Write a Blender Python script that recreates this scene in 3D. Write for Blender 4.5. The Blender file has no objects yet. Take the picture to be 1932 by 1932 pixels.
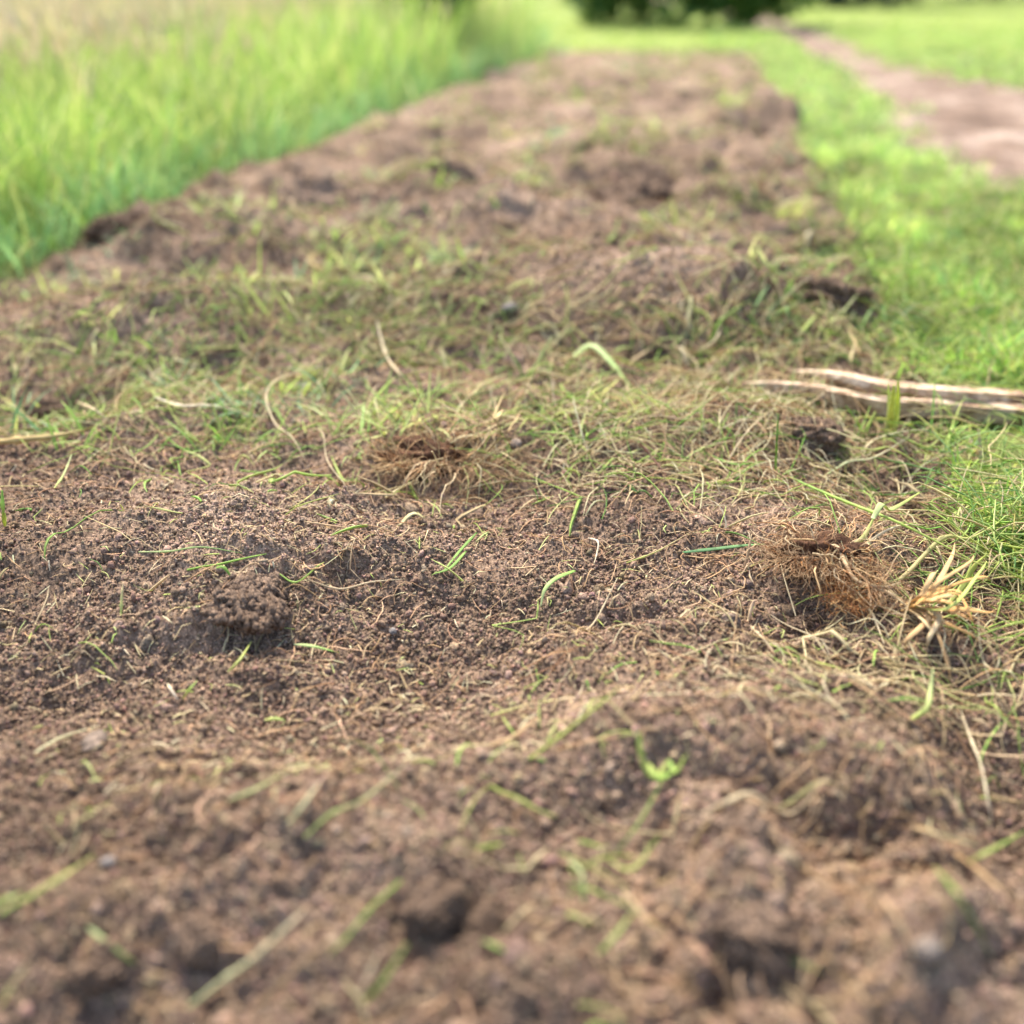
import bpy, math, random
import numpy as np
from mathutils import Vector

random.seed(7)
RNG = np.random.default_rng(7)
R = math.radians
scene = bpy.context.scene
C = scene.collection

# ------------------------------------------------------------------ camera, sky, sun, exposure
CAM_H, PITCH, YAW, HALF = 0.45, R(27.05), R(9.83), R(26.5)
cam_d = bpy.data.cameras.new("camera")
cam = bpy.data.objects.new("camera", cam_d)
C.objects.link(cam)
cam.location = (0, 0, CAM_H)
cam.rotation_euler = (math.pi / 2 - PITCH, 0, YAW)
cam_d.sensor_width = 36
cam_d.lens = 18 / math.tan(HALF)
cam_d.clip_start, cam_d.clip_end = 0.02, 2000
cam_d.dof.use_dof = True
cam_d.dof.focus_distance = 0.90
cam_d.dof.aperture_fstop = 2.25
scene.camera = cam

SUN_EL, SUN_AZ = R(52), R(-28)          # azimuth from +Y (away from the camera), negative = left
world = bpy.data.worlds.new("World")
scene.world = world
world.use_nodes = True
nt = world.node_tree
bg = nt.nodes["Background"]
sky = nt.nodes.new("ShaderNodeTexSky")
sky.sky_type = 'NISHITA'
sky.sun_disc = False
sky.sun_elevation = SUN_EL
sky.sun_rotation = SUN_AZ
sky.dust_density = 3.0
sky.ozone_density = 0.6
nt.links.new(sky.outputs[0], bg.inputs[0])
bg.inputs[1].default_value = 0.14
sun_d = bpy.data.lights.new("sun", 'SUN')
sun_d.energy = 3.0
sun_d.angle = R(8)
sun_d.color = (1.0, 0.93, 0.82)
sun = bpy.data.objects.new("sun", sun_d)
C.objects.link(sun)
sd = Vector((math.sin(SUN_AZ) * math.cos(SUN_EL), math.cos(SUN_AZ) * math.cos(SUN_EL), math.sin(SUN_EL)))
sun.rotation_euler = sd.to_track_quat('Z', 'Y').to_euler()
vs = scene.view_settings
vs.view_transform, vs.look, vs.gamma, vs.use_curve_mapping = 'Standard', 'None', 1.0, False
vs.exposure = 1.63
scene.cycles.use_denoising = True
scene.cycles.max_bounces = 6
scene.cycles.transparent_max_bounces = 4

# ------------------------------------------------------------------ noise
def hsh(ix, iy, s):
    h = (ix.astype(np.int64) * 374761393 + iy.astype(np.int64) * 668265263 + s * 974711) & 0xFFFFFFFF
    h = ((h ^ (h >> 13)) * 1274126177) & 0xFFFFFFFF
    h = ((h ^ (h >> 15)) * 2246822519) & 0xFFFFFFFF
    return ((h ^ (h >> 16)) & 0xFFFFFF).astype(np.float32) / 16777216.0

def gnoise(x, y, s=0):
    fx, fy = np.floor(x), np.floor(y)
    ix, iy = fx.astype(np.int64), fy.astype(np.int64)
    tx, ty = (x - fx), (y - fy)
    def g(dx, dy):
        a = hsh(ix + dx, iy + dy, s) * 6.2831853
        return np.cos(a) * (tx - dx) + np.sin(a) * (ty - dy)
    ux, uy = tx * tx * tx * (tx * (tx * 6 - 15) + 10), ty * ty * ty * (ty * (ty * 6 - 15) + 10)
    a = g(0, 0) * (1 - ux) + g(1, 0) * ux
    b = g(0, 1) * (1 - ux) + g(1, 1) * ux
    return (a * (1 - uy) + b * uy) * 1.5

def fbm(x, y, s=0, o=3):
    v, a = 0.0, 1.0
    for i in range(o):
        v = v + a * gnoise(x * 2 ** i, y * 2 ** i, s + i * 17)
        a *= 0.5
    return v

def domes(x, y, cell, s, lo=0.35, hi=0.8):
    X, Y = x / cell, y / cell
    ix, iy = np.floor(X).astype(np.int64), np.floor(Y).astype(np.int64)
    out = np.zeros_like(X)
    for dx in (-1, 0, 1):
        for dy in (-1, 0, 1):
            cx, cy = ix + dx, iy + dy
            px = cx + hsh(cx, cy, s); py = cy + hsh(cx, cy, s + 1)
            r = lo + (hi - lo) * hsh(cx, cy, s + 2) ** 1.5
            e = hsh(cx, cy, s + 3) * 3.1416
            ca, sa = np.cos(e), np.sin(e)
            ux, uy = (X - px), (Y - py)
            a, b = (ux * ca + uy * sa), (uy * ca - ux * sa) * 1.45
            q = r * r - a * a - b * b
            out = np.maximum(out, np.sqrt(np.maximum(q, 0)) * (0.6 + 0.4 * hsh(cx, cy, s + 5)))
    return out * cell

def sstep(a, b, x):
    t = np.clip((x - a) / (b - a), 0, 1)
    return t * t * (3 - 2 * t)

# ------------------------------------------------------------------ photo point -> ground point (metres)
T = math.tan(HALF)
def at(px, py, z=0.0):
    u, v = px / 1932 - .5, py / 1932 - .5
    x, y = 2 * u * T, -2 * v * T
    f = math.cos(PITCH) + math.sin(PITCH) * y
    up = -math.sin(PITCH) + math.cos(PITCH) * y
    k = (CAM_H - z) / -up
    X, Y = x * k, f * k
    return X * math.cos(YAW) - Y * math.sin(YAW), X * math.sin(YAW) + Y * math.cos(YAW)

# ------------------------------------------------------------------ layout of the ground
def edge_r(y):
    return 0.275 + 0.09 * sstep(.86, .60, y) + 0.012 * y.clip(0, 4) + 0.03 * gnoise(y * 3, y * 0 + 3, 5) + 0.02 * gnoise(y * 11, y * 0 + 3, 6)
def edge_l(y):
    return -1.15 + 0.06 * gnoise(y * 1.4, y * 0, 8) + 0.03 * gnoise(y * 7, y * 0, 9) - 0.25 * sstep(1.6, 0.9, y)
def in_soil(x, y):           # signed: > 0 inside the tilled strip
    d = np.minimum(edge_r(y) - x, x - edge_l(y))
    end = 8.7 + 0.3 * gnoise(x * 2, x * 0, 12)
    return np.minimum(d, (end - y) * 0.3)
PL = [(-40, 2.2), (1.8, 1.7), (2.4, 0.95), (2.9, 0.60), (3.9, 0.64), (4.9, 0.74), (7, 0.76), (13, 0.72), (20, 0.2), (60, -4), (400, -50)]
PR = [(-40, 60), (2.0, 60), (4.6, 40), (5.2, 2.6), (5.8, 1.62), (6.6, 1.34), (7.25, 1.24), (9, 1.22), (13.4, 1.26), (20, 0.8), (60, -3), (400, -48)]
def in_path(x, y):
    l = np.interp(y, [a for a, b in PL], [b for a, b in PL]) + 0.07 * gnoise(y * 3, y * 0 + 7, 21) + 0.04 * gnoise(x * 9, y * 9, 22)
    r = np.interp(y, [a for a, b in PR], [b for a, b in PR]) + 0.07 * gnoise(y * 2.5, y * 0 + 2, 23)
    far = np.where(y < 1.9, -1.0, 1.0)
    return np.minimum(np.minimum(x - l, r - x), far)
def in_meadow(x, y):
    return np.where((y < 60), edge_l(y) - 0.02 - x - 0.05 * (y > 8.7) * (y - 8.7) * 4, -1.0)

# mounds and hollows: photo x, y (1932 px), height m, radius m, stretch across
BUMPS = [
    (1460, 1470, .026, .07, 1.5), (1950, 1420, -.05, .07, .9), (1925, 1580, -.045, .05, .9), (820, 1330, -.010, .06, 1.8), (1280, 1330, .012, .08, 1.4), (1800, 1560, .016, .06, 1.2), (1680, 1260, -.012, .05, 1.3),
    (830, 1240, -.022, .11, 1.9), (1000, 1500, .012, .08, 1.6), (1600, 1620, -.02, .04, 1.5),
    (330, 1040, .021, .10, 1.8), (250, 1300, -.014, .08, 2.2), (60, 1250, -.018, .08, 1.2), (600, 1080, .008, .08, 1.5),
    (820, 850, .030, .055, 1.8), (900, 950, -.012, .05, 1.6), (1180, 830, .028, .09, 1.5), (1450, 840, .03, .06, 1.5),
    (1560, 1050, .022, .045, 1.2), (1650, 930, -.015, .06, 1.3), (1560, 1160, -.022, .03, 1.5),
    (1180, 580, .075, .20, 1.5), (1430, 640, .06, .11, 1.6), (1000, 640, .03, .12, 1.6), (1230, 690, -.02, .08, 1.8),
    (640, 470, .05, .18, 1.8), (620, 620, .04, .10, 2.0), (430, 640, .035, .09, 1.6), (160, 640, .05, .11, 1.8), (100, 760, -.035, .07, 2.2),
    (520, 720, -.02, .06, 2.0), (700, 740, .022, .07, 1.6), (350, 800, .02, .06, 2.0), (250, 460, .04, .16, 1.6), (60, 560, -.03, .14, 2),
    (1230, 330, .09, .26, 1.7), (1440, 250, .11, .17, 1.0), (1400, 420, .06, .18, 1.6), (1560, 590, .045, .09, .8), (1640, 470, .05, .13, .8),
    (1070, 470, .05, .16, 1.6), (860, 400, .05, .22, 1.6), (1540, 500, -.03, .08, 1.0), (900, 270, .05, .3, 1.6), (1200, 200, .06, .5, 1.6),
    (350, 1560, .018, .05, 2.2), (120, 1480, -.012, .05, 2.0), (700, 1600, .014, .045, 2.0), (830, 1700, .020, .026, 1.2), (1450, 1740, .020, .035, 1.5),
    (1000, 1880, .022, .04, 1.5), (400, 1760, .018, .035, 1.4), (150, 1780, .016, .035, 1.3), (1650, 1850, .022, .035, 1.4), (1250, 1600, -.018, .03, 1.5),
    (700, 1430, .010, .05, 2.6), (1150, 1440, .012, .05, 1.6),
]
BW = [at(px, py) + (h, r, s) for px, py, h, r, s in BUMPS]

def soil_rough(x, y):
    """medium-scale height of the tilled strip"""
    h = 0 * x
    for bx, by, bh, br, bs in BW:
        dx, dy = (x - bx) / (br * bs), (y - by) / br
        h = h + bh * np.exp(-(dx * dx + dy * dy))
    wx = x + 0.03 * gnoise(x * 9, y * 9, 31); wy = y + 0.03 * gnoise(x * 9, y * 9, 32)
    far = sstep(1.0, 2.4, y)
    h = h + domes(wx, wy, 0.15, 63) * 0.30 * far * sstep(8.5, 6.0, y)
    h = h + fbm(wx * 2.3, wy * 3.0, 41, 2) * (0.012 + 0.02 * far) + fbm(wx * 9, wy * 11, 43, 3) * (0.006 + 0.010 * far)
    lump = 0.5 + 0.5 * np.clip(fbm(x * 4.5, y * 4.5, 51, 2) * 2.0, -1, 1)
    fg = sstep(0.62, 0.42, y)
    h = h + domes(wx, wy, 0.055, 61) * (0.02 + 0.30 * lump * lump) * (0.75 + 1.0 * fg + 1.1 * sstep(.95, 1.3, y)) + 0.007 * fbm(wx * 6 + wy * 3, wy * 15 - wx * 3, 47, 3) * (1 + .8 * far) + 0.004 * (0.5 - np.abs(gnoise(wx * 16 + wy * 5, wy * 30, 49)))
    h = h + domes(wx + .3, wy, 0.024, 65) * (0.03 + 0.26 * lump) * (1 + .9 * fg)
    return h, lump

def height(x, y, fine=False):
    x = np.asarray(x, float); y = np.asarray(y, float)
    s = in_soil(x, y)
    w = sstep(-0.05, 0.03, s)
    rough, lump = soil_rough(x, y)
    if fine:
        near = np.where(np.hypot(x, y) < 3.2, 1.0, 0.0)
        wx = x + 0.006 * gnoise(x * 60, y * 60, 71); wy = y + 0.006 * gnoise(x * 60, y * 60, 72)
        rough = rough + domes(wx, wy, 0.0115, 73) * (0.04 + 0.26 * lump)
        sel = near > 0
        f = np.zeros_like(rough)
        f[sel] = domes(wx[sel], wy[sel], 0.0058, 77) * 0.45 + domes(wx[sel], wy[sel] + .1, 0.0034, 81) * 0.9 + gnoise(x[sel] * 70, y[sel] * 90, 86) * .0022 + gnoise(x[sel] * 150, y[sel] * 150, 84) * .0018 + gnoise(x[sel] * 420, y[sel] * 420, 85) * .0009
        rough = rough + f
    else:
        rough = rough + 0.003
    out = 0.010 + fbm(x * 1.3, y * 1.3, 91, 2) * 0.012 + 0.012 * gnoise(x * 7, y * 7, 405) + fbm(x * 14, y * 14, 93, 2) * 0.004
    p = sstep(-0.03, 0.05, in_path(x, y))
    out = out - 0.02 * p + p * 0.012 * fbm(x * 5, y * 5, 95, 3)
    dist = np.hypot(x, y)
    out = out * (1 - sstep(40, 100, dist))
    rough = rough * (1 - 0.5 * sstep(6, 9, y))
    return out * (1 - w) + rough * w

# ------------------------------------------------------------------ mesh helpers
def mesh_np(name, V, F, mat, parent=None, col=None, smooth=True, loc=None):
    me = bpy.data.meshes.new(name)
    V = np.asarray(V, np.float32); F = np.asarray(F, np.int32)
    if loc is not None:
        V = V - np.asarray(loc, np.float32)
    n, k = F.shape
    me.vertices.add(len(V)); me.vertices.foreach_set("co", V.ravel())
    me.loops.add(n * k); me.loops.foreach_set("vertex_index", F.ravel())
    me.polygons.add(n)
    me.polygons.foreach_set("loop_start", np.arange(0, n * k, k, dtype=np.int32))
    me.polygons.foreach_set("use_smooth", np.full(n, smooth))
    me.update(calc_edges=True)
    if col is not None:
        a = me.attributes.new("tint", 'FLOAT_COLOR', 'POINT')
        c = np.ones((len(V), 4), np.float32); c[:, :3] = col
        a.data.foreach_set("color", c.ravel())
    me.materials.append(mat)
    o = bpy.data.objects.new(name, me)
    C.objects.link(o)
    if parent is not None:
        o.parent = parent
    elif loc is not None:
        o.location = loc
    return o

def tag(o, label=None, cat=None, group=None, kind=None):
    if label: o["label"] = label
    if cat: o["category"] = cat
    if group: o["group"] = group
    if kind: o["kind"] = kind
    return o

def empty(name, loc, label, cat, group=None):
    o = bpy.data.objects.new(name, None)
    o.empty_display_size = 0.02
    C.objects.link(o); o.location = loc
    return tag(o, label, cat, group)

def new_mat(name, rough=0.9):
    m = bpy.data.materials.new(name); m.use_nodes = True
    b = m.node_tree.nodes["Principled BSDF"]
    b.inputs["Roughness"].default_value = rough
    b.inputs["Specular IOR Level"].default_value = 0.25
    return m, m.node_tree, b

def noise_node(t, scale, detail=4, rough=0.6, vec=None):
    n = t.nodes.new("ShaderNodeTexNoise")
    n.inputs["Scale"].default_value = scale
    n.inputs["Detail"].default_value = detail
    n.inputs["Roughness"].default_value = rough
    if vec is not None: t.links.new(vec, n.inputs["Vector"])
    return n

def ramp(t, fac, stops):
    r = t.nodes.new("ShaderNodeValToRGB")
    e = r.color_ramp.elements
    while len(e) < len(stops): e.new(0.5)
    for i, (p, c) in enumerate(stops):
        e[i].position = p; e[i].color = (*c, 1)
    t.links.new(fac, r.inputs[0])
    return r

def mix(t, fac, a, b, mode='MIX'):
    m = t.nodes.new("ShaderNodeMix"); m.data_type = 'RGBA'; m.blend_type = mode
    if isinstance(fac, float): m.inputs[0].default_value = fac
    else: t.links.new(fac, m.inputs[0])
    for s, v in ((6, a), (7, b)):
        if isinstance(v, tuple): m.inputs[s].default_value = (*v, 1)
        else: t.links.new(v, m.inputs[s])
    return m.outputs[2]

def soil_mat(name, dark, mid, light, bump=0.5, tinted=False):
    m, t, b = new_mat(name, 0.95)
    g = t.nodes.new("ShaderNodeNewGeometry").outputs["Position"]
    big = noise_node(t, 3.2, 5, 0.6, g); small = noise_node(t, 120, 5, 0.75, g)
    c1 = ramp(t, big.outputs[0], [(0.32, dark), (0.5, mid), (0.68, light)]).outputs[0]
    c2 = ramp(t, small.outputs[0], [(0.32, (.50, .48, .46)), (0.50, (1, 1, 1)), (0.68, (1.5, 1.46, 1.38))]).outputs[0]
    c = mix(t, 1.0, c1, c2, 'MULTIPLY')
    sp = noise_node(t, 650, 2, 0.5, g)
    f = ramp(t, sp.outputs[0], [(0.30, (.55, .53, .52)), (0.50, (1, 1, 1)), (0.68, (1.7, 1.66, 1.58))])
    c = mix(t, 1.0, c, f.outputs[0], 'MULTIPLY')
    if tinted:
        a = t.nodes.new("ShaderNodeAttribute"); a.attribute_name = "tint"
        c = mix(t, 1.0, c, a.outputs["Color"], 'MULTIPLY')
    t.links.new(c, b.inputs["Base Color"])
    bp = t.nodes.new("ShaderNodeBump"); bp.inputs["Strength"].default_value = bump
    bp.inputs["Distance"].default_value = 0.002
    bn = noise_node(t, 500, 4, 0.7, g)
    t.links.new(bn.outputs[0], bp.inputs["Height"]); t.links.new(bp.outputs[0], b.inputs["Normal"])
    b.inputs["Specular IOR Level"].default_value = 0.08
    return m

def tint_mat(name, transl=0.35, rough=0.55, spec=0.3, streak=0.0):
    m, t, b = new_mat(name, rough)
    b.inputs["Specular IOR Level"].default_value = spec
    a = t.nodes.new("ShaderNodeAttribute"); a.attribute_name = "tint"
    col = a.outputs["Color"]
    g = t.nodes.new("ShaderNodeNewGeometry").outputs["Position"]
    n = noise_node(t, 90, 3, 0.6, g)
    r = ramp(t, n.outputs[0], [(0.3, (.78, .76, .72)), (0.7, (1.18, 1.18, 1.12))])
    col = mix(t, 1.0, col, r.outputs[0], 'MULTIPLY')
    t.links.new(col, b.inputs["Base Color"])
    if transl > 0:
        tr = t.nodes.new("ShaderNodeBsdfTranslucent")
        t.links.new(col, tr.inputs[0])
        ms = t.nodes.new("ShaderNodeMixShader"); ms.inputs[0].default_value = transl
        t.links.new(b.outputs[0], ms.inputs[1]); t.links.new(tr.outputs[0], ms.inputs[2])
        t.links.new(ms.outputs[0], t.nodes["Material Output"].inputs[0])
    return m

M_SOIL = soil_mat("tilled_soil", (.114, .079, .055), (.188, .131, .092), (.286, .208, .153))
M_CRUMB = soil_mat("soil_crumb", (.138, .094, .065), (.212, .148, .105), (.305, .222, .163), 0.5, True)
M_CLOD = soil_mat("soil_clod", (.108, .074, .050), (.168, .116, .082), (.250, .180, .132), 1.0)
M_REDSOIL = soil_mat("rooty_soil", (.050, .026, .016), (.080, .042, .025), (.120, .066, .040))
M_DARKCLOD = soil_mat("damp_clod", (.095, .068, .052), (.140, .102, .078), (.195, .143, .108), 1.0)
M_PATH = soil_mat("path_dirt", (.105, .072, .052), (.175, .124, .094), (.330, .260, .210))
M_TURF = soil_mat("turf_soil", (.070, .085, .030), (.110, .130, .040), (.150, .165, .060))
M_FIELD = soil_mat("field_turf", (.120, .170, .040), (.190, .240, .060), (.260, .290, .090))
M_GRASS = tint_mat("grass", 0.45)
M_DRY = tint_mat("dry_straw", 0.25, 0.7, 0.2)
M_ROOT = tint_mat("root_fibre", 0.1, 0.8, 0.15)
M_LEAF = tint_mat("leaf", 0.35)
M_STONE = soil_mat("stone", (.15, .115, .09), (.19, .15, .12), (.23, .19, .155), 0.3)
M_GREYSTONE = soil_mat("grey_stone", (.13, .115, .105), (.19, .17, .155), (.25, .225, .21), 0.3)
M_BARK = soil_mat("bark", (.05, .04, .03), (.09, .07, .05), (.14, .11, .08), 0.8)

def wood_material():
    m, t, b = new_mat("weathered_wood", 0.8)
    tc = t.nodes.new("ShaderNodeTexCoord").outputs["Object"]
    mp = t.nodes.new("ShaderNodeMapping"); mp.inputs["Scale"].default_value = (6, 160, 160)
    t.links.new(tc, mp.inputs[0])
    n = noise_node(t, 1.0, 5, 0.7, mp.outputs[0])
    c = ramp(t, n.outputs[0], [(0.25, (.20, .12, .07)), (0.45, (.44, .31, .20)), (0.62, (.62, .49, .35)), (0.8, (.72, .62, .50))])
    k = noise_node(t, 30, 3, 0.6, tc)
    kr = ramp(t, k.outputs[0], [(0.34, (.36, .28, .21)), (0.45, (.72, .66, .58)), (0.56, (1, 1, 1))])
    col = mix(t, 1.0, c.outputs[0], kr.outputs[0], 'MULTIPLY')
    t.links.new(col, b.inputs["Base Color"])
    bp = t.nodes.new("ShaderNodeBump"); bp.inputs["Strength"].default_value = 0.6; bp.inputs["Distance"].default_value = 0.002
    t.links.new(n.outputs[0], bp.inputs["Height"]); t.links.new(bp.outputs[0], b.inputs["Normal"])
    return m
M_WOOD = wood_material()

# ------------------------------------------------------------------ terrain: one polar sheet, split by what covers it
th = np.concatenate([np.linspace(-180, -48, 45)[:-1], np.linspace(-48, -39, 50)[:-1], np.linspace(-39, 37, 1300)[:-1],
                     np.linspace(37, 48, 60)[:-1], np.linspace(48, 180, 45)])
th = np.radians(th) - YAW
rr = [0.02, 0.05, 0.1, 0.15, 0.2]
while rr[-1] < 500:
    r = rr[-1]
    rr.append(r * (1 + (0.0019 if r < 1.5 else 0.0034 if r < 2.5 else 0.007 if r < 9 else 0.05 if r < 60 else 0.2)))
rr = np.array(rr)
A, B = np.meshgrid(rr, th, indexing='ij')
# the grid is turned with the view only so that its dense part lies where soil is seen closest
GX = A * np.sin(B); GY = A * np.cos(B)
nr, na = A.shape
gx, gy = GX.ravel(), GY.ravel()
gz = height(gx, gy, True)
V = np.stack([gx, gy, gz], 1)
i0 = (np.arange(nr - 1)[:, None] * na + np.arange(na - 1)[None, :]).ravel()
F = np.stack([i0, i0 + 1, i0 + na + 1, i0 + na], 1)[:, ::-1]
cx, cy = gx[i0], gy[i0]
s_, p_, m_ = in_soil(cx, cy) > 0, in_path(cx, cy) > 0, in_meadow(cx, cy) > 0
cls = np.where(s_, 0, np.where(p_, 1, np.where(m_, 2, np.where(np.hypot(cx, cy) > 9, 4, 3))))
for k, (nm, mt) in enumerate([("tilled_soil", M_SOIL), ("path", M_PATH), ("meadow_ground", M_TURF), ("lawn_ground", M_TURF), ("field", M_FIELD)]):
    f = F[cls == k]
    u, inv = np.unique(f, return_inverse=True)
    tag(mesh_np(nm, V[u], inv.reshape(f.shape), mt), kind="structure")
del A, B, GX, GY, gx, gy, gz, V, F, cls

# ------------------------------------------------------------------ scatter helpers
def polar(n, r0, r1, a0=-31, a1=31):
    """points round the camera's foot, evenly spread in angle and log distance"""
    r = r0 * (r1 / r0) ** RNG.random(n); a = np.radians(a0 + (a1 - a0) * RNG.random(n)) - YAW
    return r * np.sin(a), r * np.cos(a), r

def pick(pal, n, jit=0.18):
    pal = np.array(pal); c = pal[RNG.integers(0, len(pal), n)]
    return c * (1 + jit * (RNG.random((n, 1)) * 2 - 1)) * (1 + 0.06 * (RNG.random((n, 3)) * 2 - 1))

def blades(x, y, z, L, W, lean, bend, col, seg=4, tipcol=None, az=None):
    """grass blades as tapering ribbons"""
    n = len(x)
    az = RNG.random(n) * 6.2832 if az is None else az
    fa = az + (RNG.random(n) - .5) * 2.4
    k = seg + 1
    tt = np.linspace(0, 1, k)
    P = np.zeros((n, k, 3)); P[:, 0] = np.stack([x, y, z], 1)
    for i in range(1, k):
        a = lean + bend * (tt[i] ** 1.5)
        st = L / seg
        P[:, i, 0] = P[:, i - 1, 0] + np.sin(a) * np.cos(az) * st
        P[:, i, 1] = P[:, i - 1, 1] + np.sin(a) * np.sin(az) * st
        P[:, i, 2] = P[:, i - 1, 2] + np.cos(a) * st
    w = W[:, None] * (np.array([0.7, 1, .9, .6, .06]) if seg == 4 else np.linspace(1, .08, k))[None, :]
    sx, sy = -np.sin(fa)[:, None] * w / 2, np.cos(fa)[:, None] * w / 2
    off = np.stack([sx, sy, np.zeros_like(sx)], 2)
    V = np.stack([P - off, P + off], 2).reshape(-1, 3)
    b = (np.arange(n) * k * 2)[:, None] + np.arange(seg)[None, :] * 2
    b = b.ravel()
    F = np.stack([b, b + 1, b + 3, b + 2], 1)
    c = np.repeat(col[:, None, :], k, 1)
    if tipcol is not None:
        f = (tt ** 1.5)[None, :, None]
        c = c * (1 - f) + tipcol[:, None, :] * f
    c = np.repeat(c[:, :, None, :], 2, 2).reshape(-1, 3)
    return V, F, c

def strands(x, y, L, rad, col, K=6, wander=0.5, lift=0.004, rise=0.0, az=None, flat=1.0, clamp=True, base=None):
    """thin lying stems and fibres that follow the ground; three-sided tubes"""
    n = len(x)
    az = RNG.random(n) * 6.2832 if az is None else az
    P = np.zeros((n, K, 3)); P[:, 0, 0] = x; P[:, 0, 1] = y
    h = az.copy(); turn = RNG.normal(0, wander, n)
    kink = RNG.integers(1, K, n); ka = RNG.normal(0, .8, n) * (RNG.random(n) < .45)
    for i in range(1, K):
        h = h + turn / K + RNG.normal(0, wander, n) / K * .5 + ka * (kink == i)
        P[:, i, 0] = P[:, i - 1, 0] + np.cos(h) * L / (K - 1)
        P[:, i, 1] = P[:, i - 1, 1] + np.sin(h) * L / (K - 1)
    g = height(P[:, :, 0].ravel(), P[:, :, 1].ravel()).reshape(n, K) if base is None else base[:, None] + np.zeros((1, K))
    lin = g[:, :1] + (g[:, -1:] - g[:, :1]) * np.linspace(0, 1, K)
    z = np.maximum(lin, g) * .85 + g * .15
    s = np.linspace(0, 1, K)[None, :]
    arch = (RNG.random(n) ** 2 * lift * 1.3)[:, None] * np.sin(s * 3.1416 * (0.7 + RNG.random(n)[:, None]))
    up = (RNG.random(n) ** 2 * rise)[:, None] * s * L[:, None]
    z = z + arch + up + 0.0015
    if clamp: z = np.maximum(z, g - 0.001)
    P[:, :, 2] = z
    d = np.gradient(P, axis=1)
    d /= np.linalg.norm(d, axis=2, keepdims=True) + 1e-9
    a = np.cross(d, np.array([0, 0, 1.0])); a /= np.linalg.norm(a, axis=2, keepdims=True) + 1e-9
    b = np.cross(a, d)
    w = rad[:, None] * np.clip(1.15 - s ** 3 * 0.85, .15, 1)
    V = np.stack([P + (a * math.cos(q) + b * math.sin(q) * flat) * w[:, :, None] for q in (0.5, 2.6, 4.71)], 2).reshape(-1, 3)
    bb = ((np.arange(n) * K * 3)[:, None] + (np.arange(K - 1) * 3)[None, :]).ravel()
    F = np.concatenate([np.stack([bb + j, bb + (j + 1) % 3, bb + 3 + (j + 1) % 3, bb + 3 + j], 1) for j in range(3)])
    c = np.repeat(col, K * 3, 0)
    return V, F, c

def join(parts):
    Vs, Fs, Cs, o = [], [], [], 0
    for V, F, c in parts:
        Vs.append(V); Fs.append(F + o); Cs.append(c); o += len(V)
    return np.concatenate(Vs), np.concatenate(Fs), np.concatenate(Cs)

def keep(mask, *arr):
    return [a[mask] for a in arr]

# ------------------------------------------------------------------ crumbs of soil
import bmesh
def ico(sub):
    bm = bmesh.new(); bmesh.ops.create_icosphere(bm, subdivisions=sub, radius=1)
    v = np.array([list(q.co) for q in bm.verts]); f = np.array([[q.index for q in p.verts] for p in bm.faces]); bm.free()
    return v, f
def crumbs(x, y, size, sub, sink=0.2):
    v, f = ico(sub) if sub else octa()
    n = len(x)
    D = np.repeat(v[None], n, 0) * (1 + 0.28 * RNG.normal(0, 1, (n, len(v), 1)).clip(-1.5, 1.5))
    D *= (0.65 + 0.7 * RNG.random((n, 1, 3)))
    q = RNG.normal(0, 1, (n, 4)); q /= np.linalg.norm(q, axis=1, keepdims=True)
    w, a, b, c = q.T
    Rm = np.stack([1 - 2 * (b * b + c * c), 2 * (a * b - w * c), 2 * (a * c + w * b), 2 * (a * b + w * c), 1 - 2 * (a * a + c * c), 2 * (b * c - w * a),
                   2 * (a * c - w * b), 2 * (b * c + w * a), 1 - 2 * (a * a + b * b)], 1).reshape(n, 3, 3)
    D = np.einsum('nij,nvj->nvi', Rm, D) * size[:, None, None]
    z = height(x, y, True) + size * sink
    D += np.stack([x, y, z], 1)[:, None, :]
    F = (f[None] + (np.arange(n) * len(v))[:, None, None]).reshape(-1, 3)
    return D.reshape(-1, 3), F
def octa():
    v = np.array([(1, 0, 0), (0, 1, 0), (-1, 0, 0), (0, -1, 0), (0, 0, 1), (0, 0, -1)], float)
    f = np.array([(0, 1, 4), (1, 2, 4), (2, 3, 4), (3, 0, 4), (1, 0, 5), (2, 1, 5), (3, 2, 5), (0, 3, 5)])
    return v, f
PARTS = []
for n_, r0, r1, lo, hi, pw, sub, sink in ((430000, 0.24, 2.6, .0006, .0016, 2.0, 0, .35), (12000, 0.24, 4.0, .0014, .0026, 2.4, 1, .15), (420, 0.28, 5.0, .0035, .0045, 2.0, 2, -.3)):
    x, y, r = polar(n_, r0, r1, -42, 40)
    k = (in_soil(x, y) > -0.02) & (fbm(x * 7, y * 7, 201, 2) + RNG.random(len(x)) * 1.2 > 0.05)
    x, y, r = keep(k, x, y, r)
    sz = (lo + hi * RNG.random(len(x)) ** pw) * (0.75 + 0.4 * r)
    V_, F_ = crumbs(x, y, sz, sub, sink)
    nv = len(V_) // len(x)
    cc_ = (.74 + .55 * RNG.random((len(x), 1)) ** 1.3) * np.array([[1, 1, 1]]) * (1 + .05 * RNG.normal(0, 1, (len(x), 3)))
    PARTS.append((V_, F_, np.repeat(cc_, nv, 0)))
V, F, c = join(PARTS); del PARTS
tag(mesh_np("soil_crumbs", V, F, M_CRUMB, col=c), "loose brown crumbs of freshly tilled soil covering the strip", "soil", kind="stuff")

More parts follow.
